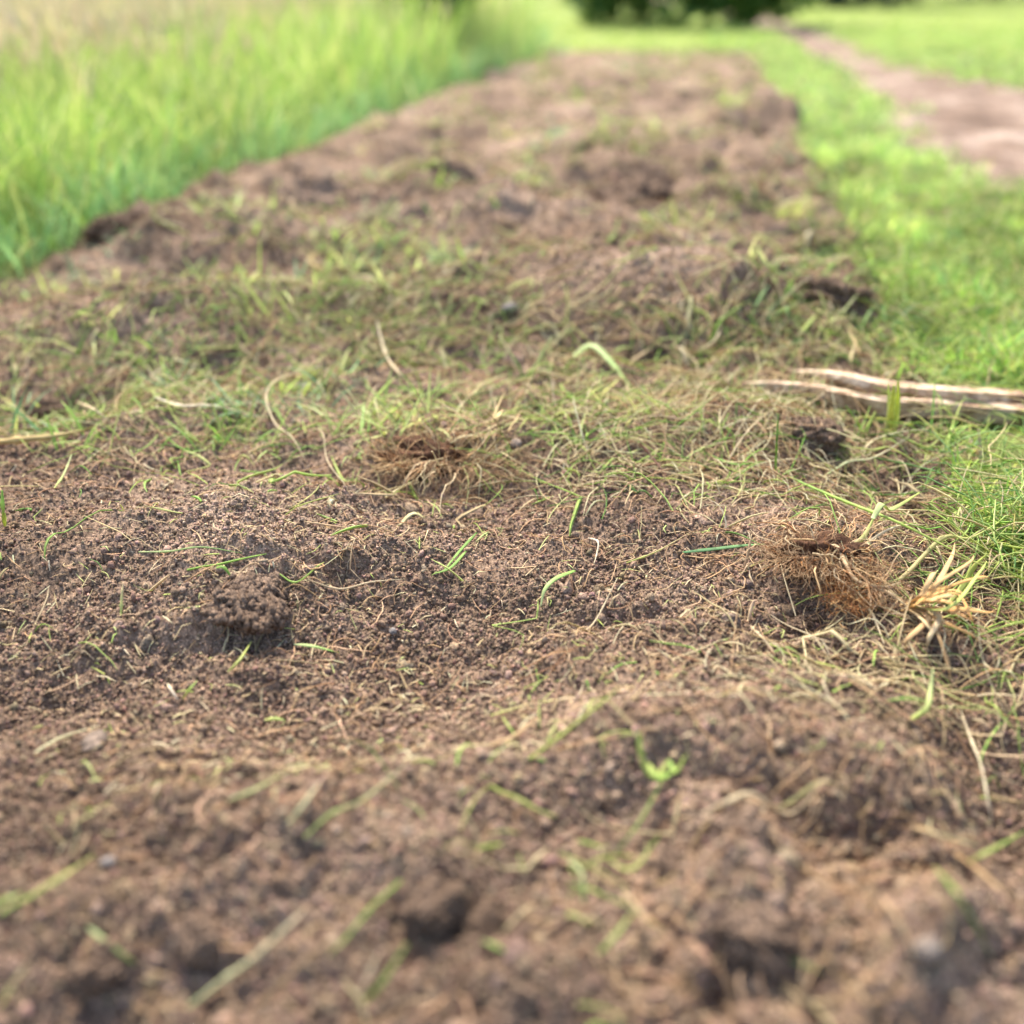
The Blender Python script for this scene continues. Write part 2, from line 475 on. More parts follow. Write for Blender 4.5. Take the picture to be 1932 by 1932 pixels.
# ------------------------------------------------------------------ palettes (base colours)
GREEN = [(.15, .29, .05), (.22, .37, .07), (.29, .44, .10), (.12, .23, .05), (.36, .47, .12)]
YELLOWGREEN = [(.42, .50, .14), (.52, .56, .22), (.34, .46, .12)]
BLUEGREEN = [(.14, .27, .12), (.19, .33, .16), (.11, .22, .09)]
STRAW = [(.52, .42, .24), (.60, .50, .30), (.44, .34, .18), (.62, .55, .36)]
ROOTC = [(.36, .22, .12), (.46, .30, .17), (.28, .17, .10), (.54, .38, .23)]
REDROOT = [(.40, .18, .07), (.50, .24, .09), (.32, .14, .06), (.52, .32, .15)]

# ------------------------------------------------------------------ clippings and fibres lying on the tilled strip
def strip_density(x, y):
    """how thickly the clippings lie: thin near the camera, thick farther off, in drifts"""
    d = 0.05 + 0.36 * sstep(0.85, 1.3, y) + 0.25 * sstep(1.2, 2.2, y)
    d = d + 0.30 * sstep(0.02, 0.22, x - 0.0) * sstep(.72, .95, y)
    dr = sstep(-0.25, 0.45, fbm(x * 3.2, y * 4.2, 301, 2) + .3 * gnoise(x * 11, y * 11, 303))
    return d * (0.06 + 1.25 * dr ** 1.5) * (.45 + .55 * sstep(.55, .8, y)) * (1 - .8 * sstep(-.75, -1.0, x) * sstep(1.2, 1.5, y))
parts = []
x, y, r = polar(42000, 0.30, 9.0)
k = (in_soil(x, y) > -0.04) & (RNG.random(len(x)) < strip_density(x, y))
x, y, r = keep(k, x, y, r); n = len(x)
g = sstep(-0.3, 0.3, gnoise(x * 2.5, y * 3.5, 311) + 0.12)
col = np.where((RNG.random(n) < 0.15 + 0.35 * g)[:, None], pick(GREEN + YELLOWGREEN * 2, n), pick(STRAW + STRAW + YELLOWGREEN, n))
L = (0.012 + 0.055 * RNG.random(n) ** 2) * (0.8 + 0.25 * r); rad = (0.00035 + 0.0009 * RNG.random(n) ** 2) * (0.75 + 0.55 * r)
parts.append(strands(x, y, L, rad, col, 6, .55, 0.004, 0.45))
q = RNG.random(n) < .22 * sstep(.7, 1.0, y) + .04
parts.append(strands(x[q], y[q], L[q] * .8 + .01, rad[q] * 2.6, col[q] * 1.05, 6, .5, 0.004, 0.5, flat=.25))
tag(mesh_np("grass_clippings", *join(parts)[:2], M_GRASS, col=join(parts)[2]), "dry and green grass clippings scattered over the tilled soil", "grass clippings", kind="stuff")

x, y, r = polar(30000, 0.28, 3.5)
dens = (0.25 + 0.05 * y + 0.5 * sstep(-.1, .25, x)) * (.22 + .78 * sstep(.55, .85, y)) + 0.45 * sstep(0.85, 1.1, y)
k = (in_soil(x, y) > -0.03) & (RNG.random(len(x)) < dens * (0.3 + 1.0 * sstep(-.2, .4, fbm(x * 6, y * 6, 321, 2))))
x, y, r = keep(k, x, y, r); n = len(x)
V, F, c = strands(x, y, (0.008 + 0.04 * RNG.random(n) ** 2), (0.0002 + 0.0004 * RNG.random(n)) * (0.8 + .4 * r), pick(ROOTC, n), 7, 2.2, 0.004, 0.25)
tag(mesh_np("root_fibres", V, F, M_ROOT, col=c), "thin pale brown root fibres strewn through the tilled soil", "root fibres", kind="stuff")

x, y, r = polar(9000, 0.5, 1.6)
k = (in_soil(x, y) > 0) & (RNG.random(len(x)) < .30 + .5 * sstep(-.1, .4, fbm(x * 5, y * 7, 341, 2)))
x, y, r = keep(k, x, y, r); n = len(x)
V, F, c = strands(x, y, .004 + .014 * RNG.random(n) ** 1.5, .0003 + .0006 * RNG.random(n) ** 2, pick(STRAW * 2 + ROOTC + YELLOWGREEN[:2], n), 3, .4, .001, .5, flat=.5)
tag(mesh_np("straw_crumbs", V, F, M_DRY, col=c), "tiny chopped bits of straw mixed into the crumbly soil", "straw", kind="stuff")

# little tufts still standing in the strip
tx, ty, tc = [], [], []
x, y, r = polar(1700, 1.0, 8.0)
k = (in_soil(x, y) > 0.0) & (fbm(x * 2.2, y * 3, 331, 2) > 0.12 - .28 * sstep(.1, -.3, x) * sstep(2.3, 1.6, y) + .20 * sstep(-.3, .05, x)) & (RNG.random(len(x)) < .5)
cx_, cy_, r = keep(k, x, y, r)
rep = 16
x = np.repeat(cx_, rep) + RNG.normal(0, .018, len(cx_) * rep) * (.7 + .3 * np.repeat(r, rep)); y = np.repeat(cy_, rep) + RNG.normal(0, .018, len(cx_) * rep)
rr_ = np.repeat(r, rep); n = len(x)
base = np.repeat(pick(GREEN[1:3] + YELLOWGREEN * 2 + BLUEGREEN[:2] + STRAW[:2], len(cx_)), rep, 0) * (.85 + .3 * RNG.random((n, 1)))
V, F, c = blades(x, y, height(x, y) - .003, (.018 + .050 * RNG.random(n)) * (.8 + .15 * rr_), (.0016 + .0022 * RNG.random(n)) * (.7 + .4 * rr_), .4 + 1.05 * RNG.random(n), .9 * RNG.random(n), base)
tag(mesh_np("ground_cover_grass", V, F, M_GRASS, col=c), "short broken grass blades poking out of the tilled strip", "grass", kind="stuff")

# ------------------------------------------------------------------ lawn beside the strip
parts = []
def lawn(n, r0, r1, a0, a1, Lr, W, cond, pal, lean=(0.15, 1.0), bend=1.0, wk=0.5, patch=0.5):
    x, y, r = polar(n, r0, r1, a0, a1)
    k = cond(x, y)
    x, y, r = keep(k, x, y, r); m = len(x)
    pn = fbm(x * 3.0, y * 3.0, 401, 2)[:, None]
    col = pick(pal, m) * (1 + patch * pn.clip(-.6, .6))
    L = Lr[0] + (Lr[1] - Lr[0]) * RNG.random(m)
    L = L * (1 + np.where(r > 3.2, .35, .9) * gnoise(x * 7, y * 7, 405)).clip(.45, 1.9)
    col = col * (1 + np.where(r > 3.2, .35, 1.0) * gnoise(x * 8, y * 8, 407).clip(-.5, .5))[:, None]
    br = RNG.random(m) < .06 + .12 * (gnoise(x * 4, y * 4, 411) > .15)
    col[br] = pick(STRAW + [(.40, .34, .14)], int(br.sum()))
    ww = W * (.7 + .6 * RNG.random(m)) * np.maximum(1, r / 1.0) ** wk
    parts.append(blades(x, y, height(x, y) - .004, L, ww, lean[0] + (lean[1] - lean[0]) * RNG.random(m), bend * RNG.random(m), col, 4, col * np.array([1.15, 1.08, 1.0])))
YB0, YB1 = at(1932, 925)[1], at(1932, 735)[1]
on_lawn = lambda x, y: (in_soil(x, y) < 0.012) & (in_path(x, y) + .16 * (fbm(x * 5, y * 5, 409, 2) - .1) - .12 * RNG.random(len(x)) ** 3 < 0.0) & (x > 0) & ((y < YB0) | (y > YB1) | (x > .9) | (RNG.random(len(x)) < .12))
LG = [(.21, .38, .07), (.30, .48, .09), (.41, .55, .12), (.13, .27, .06), (.52, .59, .17), (.21, .38, .13)]
lawn(95000, 0.50, 3.4, 4, 42, (.022, .062), .0021, on_lawn, LG, (0.2, 1.35), 1.2, .45)
lawn(60000, 3.0, 14.0, -3, 34, (.03, .055), .0034, on_lawn, [(.28, .44, .12), (.35, .50, .14), (.23, .39, .10), (.42, .54, .18)], (0.2, 1.1), 1.0, .6, .35)
x, y, r = polar(12000, 0.5, 3.2, 4, 36)
k = (in_soil(x, y) < 0.04) & (in_path(x, y) < 0) & (x > 0) & ((y < YB0) | (y > YB1) | (RNG.random(len(x)) < .25))
x, y, r = keep(k, x, y, r); n = len(x)
V, F, c = strands(x, y, .02 + .07 * RNG.random(n), .0004 + .0006 * RNG.random(n), pick(LG + YELLOWGREEN * 2 + STRAW[:2], n), 6, .5, .008, .4)
V[:, 2] += 0.012 + 0.016 * np.repeat(RNG.random(n), 18)
parts.append((V, F, c))
V, F, c = join(parts)
tag(mesh_np("lawn_grass", V, F, M_GRASS, col=c), "short bright green lawn grass growing beside the tilled strip", "grass", kind="stuff")

parts = []
x, y, r = polar(30000, 8.5, 70, -33, 33)
k = (in_soil(x, y) < 0) & (in_path(x, y) < 0) & (in_meadow(x, y) < 0)
x, y, r = keep(k, x, y, r); n = len(x)
V, F, c = blades(x, y, height(x, y), .05 + .06 * RNG.random(n), .006 * np.maximum(1, r / 6) ** .8, .2 + .9 * RNG.random(n), RNG.random(n), pick([(.30, .42, .08), (.38, .46, .12), (.24, .36, .07)], n))
tag(mesh_np("field_grass", V, F, M_GRASS, col=c), "short pale green grass of the open field beyond the strip", "grass", kind="stuff")

# sparse tufts on the path's verge
# ------------------------------------------------------------------ tall meadow on the left
parts = []
x, y, r = polar(125000, 1.0, 26, -62, 24)
m = in_meadow(x, y)
k = (m > -0.01) & (y > 0.5)
x, y, r, m = keep(k, x, y, r, m); n = len(x)
edge = sstep(0.0, 0.22, m)
L = (.11 + .22 * RNG.random(n)) * (.45 + .65 * edge) * (1 + .75 * sstep(3.2, 5.5, y) * sstep(1.7, .8, m)) * (1 + .25 * gnoise(x * 2.5, y * 2.5, 501))
pn = fbm(x * 2.2, y * 2.2, 505, 2)
c0 = pick(GREEN + [(.24, .41, .09), (.33, .47, .12), (.46, .55, .18), (.50, .50, .24)], n) * (1 + .45 * pn[:, None].clip(-.7, .7))
low = (edge < .55) & (RNG.random(n) < .7)
c0[low] = pick([(.18, .36, .15), (.24, .44, .19), (.15, .31, .12), (.27, .47, .17)], int(low.sum()))  # shade at the meadow's foot painted into the edge blades as bluer green
parts.append(blades(x, y, height(x, y) - .004, L, .0033 * (.6 + .8 * RNG.random(n)) * np.maximum(1, r / 2.2) ** .6, .05 + .5 * RNG.random(n), .25 + 1.0 * RNG.random(n), c0, 4, c0 * np.array([1.2, 1.1, .95])))
V, F, c = join(parts)
tag(mesh_np("meadow_grass", V, F, M_GRASS, col=c), "dense knee-high green meadow grass along the tilled strip", "grass", kind="stuff")
# seed heads standing over it
parts = []
x, y, r = polar(30000, 1.7, 34, -62, 24)
m = in_meadow(x, y)
k = (m > 0.22) & (RNG.random(len(x)) < (.06 + .94 * sstep(.3, 1.9, m - .5 * sstep(3, 6, y))))
x, y, r = keep(k, x, y, r); n = len(x)
L = (.28 + .17 * RNG.random(n)); az = RNG.random(n) * 6.28
lean = .05 + .22 * RNG.random(n); bend = .35 * RNG.random(n)
cs = pick(STRAW + YELLOWGREEN, n)
z0 = height(x, y)
wd = np.maximum(1, r / 2.5) ** .6
parts.append(blades(x, y, z0, L, .0018 * wd, lean, bend, cs, 4, None, az))
hx = x + np.cos(az) * L * np.sin(lean + bend * .45) * .85; hy = y + np.sin(az) * L * np.sin(lean + bend * .45) * .85
hz = z0 + L * np.cos(lean + bend * .45) * .80
for q in range(3):
    parts.append(blades(hx, hy, hz - .01 * q, .05 + .04 * RNG.random(n), .0060 * wd, lean + .3 * RNG.random(n), .3 * RNG.random(n), pick([(.60, .48, .30), (.68, .56, .36), (.54, .42, .32), (.64, .60, .32)], n), 4, None, az + RNG.normal(0, .6, n)))
V, F, c = join(parts)
tag(mesh_np("meadow_seed_grass", V, F, M_DRY, col=c), "tan seed heads of tall grass standing over the green meadow", "grass", kind="stuff")

# ------------------------------------------------------------------ hedge, shrubs and trees far behind
def canopy(n, cx, cy, z0, rx, ry, h, leaf, pal, seed, clumps=26):
    rg = np.random.default_rng(seed)
    k = clumps
    th_ = rg.random(k) * 6.28; u = rg.random(k) ** .5
    cl = np.stack([np.cos(th_) * u * rx * .8, np.sin(th_) * u * ry * .8, z0 + h * (.08 + .84 * rg.random(k))], 1)
    w = np.sqrt(np.clip(1 - ((cl[:, 2] - z0) / h - .45) ** 2 / .42, .25, 1)); cl[:, 0] *= w; cl[:, 1] *= w
    cr = (.22 + .16 * rg.random(k)) * min(rx, ry, h * .6)
    tint = .65 + .7 * rg.random(k)
    i = rg.integers(0, k, n)
    d = rg.normal(0, 1, (n, 3)); d /= np.linalg.norm(d, axis=1, keepdims=True)
    p = cl[i] + d * (cr[i] * (.6 + .5 * rg.random(n)))[:, None]
    p[:, 2] = np.maximum(p[:, 2], z0 + .01)
    a = rg.normal(0, 1, (n, 3)); a /= np.linalg.norm(a, axis=1, keepdims=True)
    b = np.cross(a, rg.normal(0, 1, (n, 3))); b /= np.linalg.norm(b, axis=1, keepdims=True)
    s = leaf * (.6 + .8 * rg.random((n, 1)))
    V = np.stack([p - a * s, p - b * s * .5, p + a * s, p + b * s * .5], 1) + 0
    V = V.reshape(-1, 3); V[:, 2] = np.maximum(V[:, 2], 0.005)
    F = np.arange(4 * n).reshape(-1, 4)
    c = np.array(pal)[rg.integers(0, len(pal), n)] * tint[i][:, None] * (.85 + .3 * rg.random((n, 1)))
    return V, F, np.repeat(c, 4, 0)

def trunk_mesh(h, r, limbs, seed, spread):
    rg = np.random.default_rng(seed)
    Vs, Fs, o = [], [], 0
    def tube(pts, rads):
        nonlocal o
        pts = np.array(pts); k = len(pts)
        d = np.gradient(pts, axis=0); d /= np.linalg.norm(d, axis=1, keepdims=True)
        a = np.cross(d, [0.31, .95, .02]); a /= np.linalg.norm(a, axis=1, keepdims=True); b = np.cross(d, a)
        q = np.linspace(0, 2 * np.pi, 9)[:-1]
        v = pts[:, None] + (a[:, None] * np.cos(q)[None, :, None] + b[:, None] * np.sin(q)[None, :, None]) * np.array(rads)[:, None, None]
        Vs.append(v.reshape(-1, 3))
        for i in range(k - 1):
            for j in range(8):
                Fs.append([o + i * 8 + j, o + i * 8 + (j + 1) % 8, o + (i + 1) * 8 + (j + 1) % 8, o + (i + 1) * 8 + j])
        o += k * 8
    tube([(0, 0, -.05), (.02, 0, h * .3), (-.03, .03, h * .6), (.02, 0, h)], [r * 1.3, r, r * .75, r * .3])
    for i in range(limbs):
        a = rg.random() * 6.28; z = h * (.25 + .6 * rg.random()); l = spread * (.5 + .5 * rg.random())
        tube([(0, 0, z), (math.cos(a) * l * .5, math.sin(a) * l * .5, z + l * .35), (math.cos(a) * l, math.sin(a) * l, z + l * .8)], [r * .5, r * .3, r * .1])
    return np.concatenate(Vs), np.array(Fs)

def woody(name, label, cat, x, y, h, rx, ry, leaf, nleaf, pal, seed, trunk_h, trunk_r, z0=0.0, group=None, clumps=26):
    g = float(height(np.array([x]), np.array([y]))[0])
    e = empty(name, (x, y, g), label, cat, group)
    v, f = trunk_mesh(trunk_h, trunk_r, 7, seed, rx * .8)
    mesh_np("trunk" if trunk_r > .05 else "stem", v, f, M_BARK, e)
    v, f, c = canopy(nleaf, 0, 0, z0, rx, ry, h, leaf, pal, seed + 1, clumps)
    mesh_np("crown" if trunk_r > .05 else "foliage", v, f, M_LEAF, e, col=c, smooth=False)
    return e
DG = [(.055, .12, .03), (.08, .17, .035), (.12, .22, .05), (.16, .27, .06)]
DK = [(.035, .065, .035), (.05, .085, .04), (.04, .07, .05)]
LGR = [(.22, .38, .06), (.30, .48, .08), (.17, .31, .06)]
BG = [(.05, .12, .05), (.07, .16, .06), (.10, .20, .06)]
X, Y = at(862, 130); woody("leafy_shrub", "slender dark green shrub standing up out of the tall meadow grass beside the strip", "shrub", X - .12, Y + .1, 1.6, .20, .20, .035, 3200, BG, 11, 1.3, .02, clumps=22)
X, Y = at(1000, 100); woody("leafy_shrub", "broad light green shrub at the strip's meadow edge, nearer the far hedge", "shrub", X - .45, Y - 1.2, 1.1, .42, .5, .04, 3600, LGR, 13, 1.0, .03, clumps=34)
X, Y = at(1230, 43); woody("hedge_bush", "dark green hedge bush straight behind the end of the tilled strip", "bush", X, Y - 1.8, 2.6, 1.3, 1.0, .07, 7000, DG, 17, 2.0, .045, clumps=60)
X, Y = at(1400, 42); woody("hedge_bush", "fresh green hedge bush beside the far end of the dirt path", "bush", X, Y - 1.8, 2.4, 1.0, .9, .07, 7000, [(.09, .20, .04), (.14, .27, .05), (.19, .33, .07)], 19, 2.0, .045, clumps=60)
for i, (px, dist, hh, w, lab) in enumerate([
        (1575, 30, 6.0, 2.6, "dark tree closest to the hedge bushes beyond the path"),
        (1700, 46, 8.0, 3.6, "dark tree at the far field edge, second from the hedge bushes"),
        (1860, 52, 8.5, 4.2, "dark tree at the far field edge, farthest from the hedge bushes"),
        (1120, 38, 7.0, 3.0, "dark tree behind the hedge bush at the strip's end"),
        (560, 40, 7.5, 3.6, "brownish tree far beyond the meadow, closest to the slender shrub"),
        (330, 42, 8.0, 3.8, "brownish tree far beyond the meadow, middle one of three"),
        (80, 40, 7.5, 3.8, "brownish tree far beyond the meadow, farthest from the shrubs")]):
    X, Y = at(px, 60); s = dist / math.hypot(X, Y)
    woody("broad_tree", lab, "tree", X * s, Y * s, hh, w, w, .16, 5000, DK if i < 4 else [(.16, .13, .08), (.12, .12, .06), (.20, .16, .10)], 31 + i, hh * .7, .16, 0.05, "trees along the far edge", 60)

# ------------------------------------------------------------------ single stalks, blades and sticks
def catmull(P, n=8):
    P = [np.array(p, float) for p in P]
    P = [2 * P[0] - P[1]] + P + [2 * P[-1] - P[-2]]
    out = []
    for i in range(1, len(P) - 2):
        for k in range(n):
            t = k / n
            out.append(.5 * ((2 * P[i]) + (P[i + 1] - P[i - 1]) * t + (2 * P[i - 1] - 5 * P[i] + 4 * P[i + 1] - P[i + 2]) * t * t + (-P[i - 1] + 3 * P[i] - 3 * P[i + 1] + P[i + 2]) * t ** 3))
    out.append(P[-2])
    return np.array(out)

def path3(pts):
    """[(photo x, photo y, lift above the soil)] -> world points; the lift is taken into account when placing"""
    out = []
    for px, py, lf in pts:
        z = 0.03
        for _ in range(6):
            X, Y = at(px, py, z)
            z = float(height(np.array([X]), np.array([Y]))[0]) + .0015 + lf
        out.append((X, Y, z))
    return out

def tube_geo(P, rad, flat=1.0, taper=(0.5, 1.0, 0.15), sides=6, nodes=0, jitter=0.0):
    k = len(P)
    d = np.gradient(P, axis=0); d /= np.linalg.norm(d, axis=1, keepdims=True) + 1e-9
    up = np.array([.05, -.35, .93])
    a = np.cross(d, up); a /= np.linalg.norm(a, axis=1, keepdims=True) + 1e-9
    b = np.cross(a, d)
    s = np.linspace(0, 1, k)
    w = rad * np.interp(s, [0, .25, .6, 1], [taper[0], taper[1], taper[1] * .9, taper[2]])
    for i in range(nodes):
        w = w * (1 + .45 * np.exp(-((s - (i + .7) / (nodes + .4)) / .02) ** 2))
    q = np.linspace(0, 2 * np.pi, sides + 1)[:-1]
    jit = 1 + jitter * RNG.normal(0, 1, (k, sides, 1))
    V = P[:, None] + (a[:, None] * np.cos(q)[None, :, None] + b[:, None] * np.sin(q)[None, :, None] * flat) * w[:, None, None] * jit
    if flat < .5:                                   # a fold along the midrib
        V = V + np.array([0, 0, 1.0]) * (np.abs(np.cos(q))[None, :, None] * w[:, None, None] * .35)
    V = V.reshape(-1, 3)
    F = []
    for i in range(k - 1):
        for j in range(sides):
            F.append([i * sides + j, i * sides + (j + 1) % sides, (i + 1) * sides + (j + 1) % sides, (i + 1) * sides + j])
    for e in (0, k - 1):
        o = e * sides
        for j in range(1, sides - 1, 2):
            F.append([o, o + j, o + j + 1, o + (j + 2) % sides])
    return V, np.array(F)

def grad_col(n, sides, c0, c1):
    s = np.linspace(0, 1, n)[:, None]
    c = np.array(c0) * (1 - s) + np.array(c1) * s
    return np.repeat(c, sides, 0)

def stalk(name, cat, label, pts, rad, c0, c1=None, flat=1.0, mat=None, taper=(.6, 1, .25), nodes=0, parent=None, loc=None, group=None, world_pts=None, jitter=0.03):
    P = catmull(world_pts if world_pts is not None else path3(pts), 7)
    V, F = tube_geo(P, rad, flat, taper, 6, nodes, jitter)
    col = grad_col(len(P), 6, c0, c1 or c0)
    l = loc if parent is not None else P[0]
    o = mesh_np(name, V, F, mat or M_GRASS, parent, col=col, loc=l)
    if parent is None: tag(o, label, cat, group)
    elif label: o["label"] = label
    return o

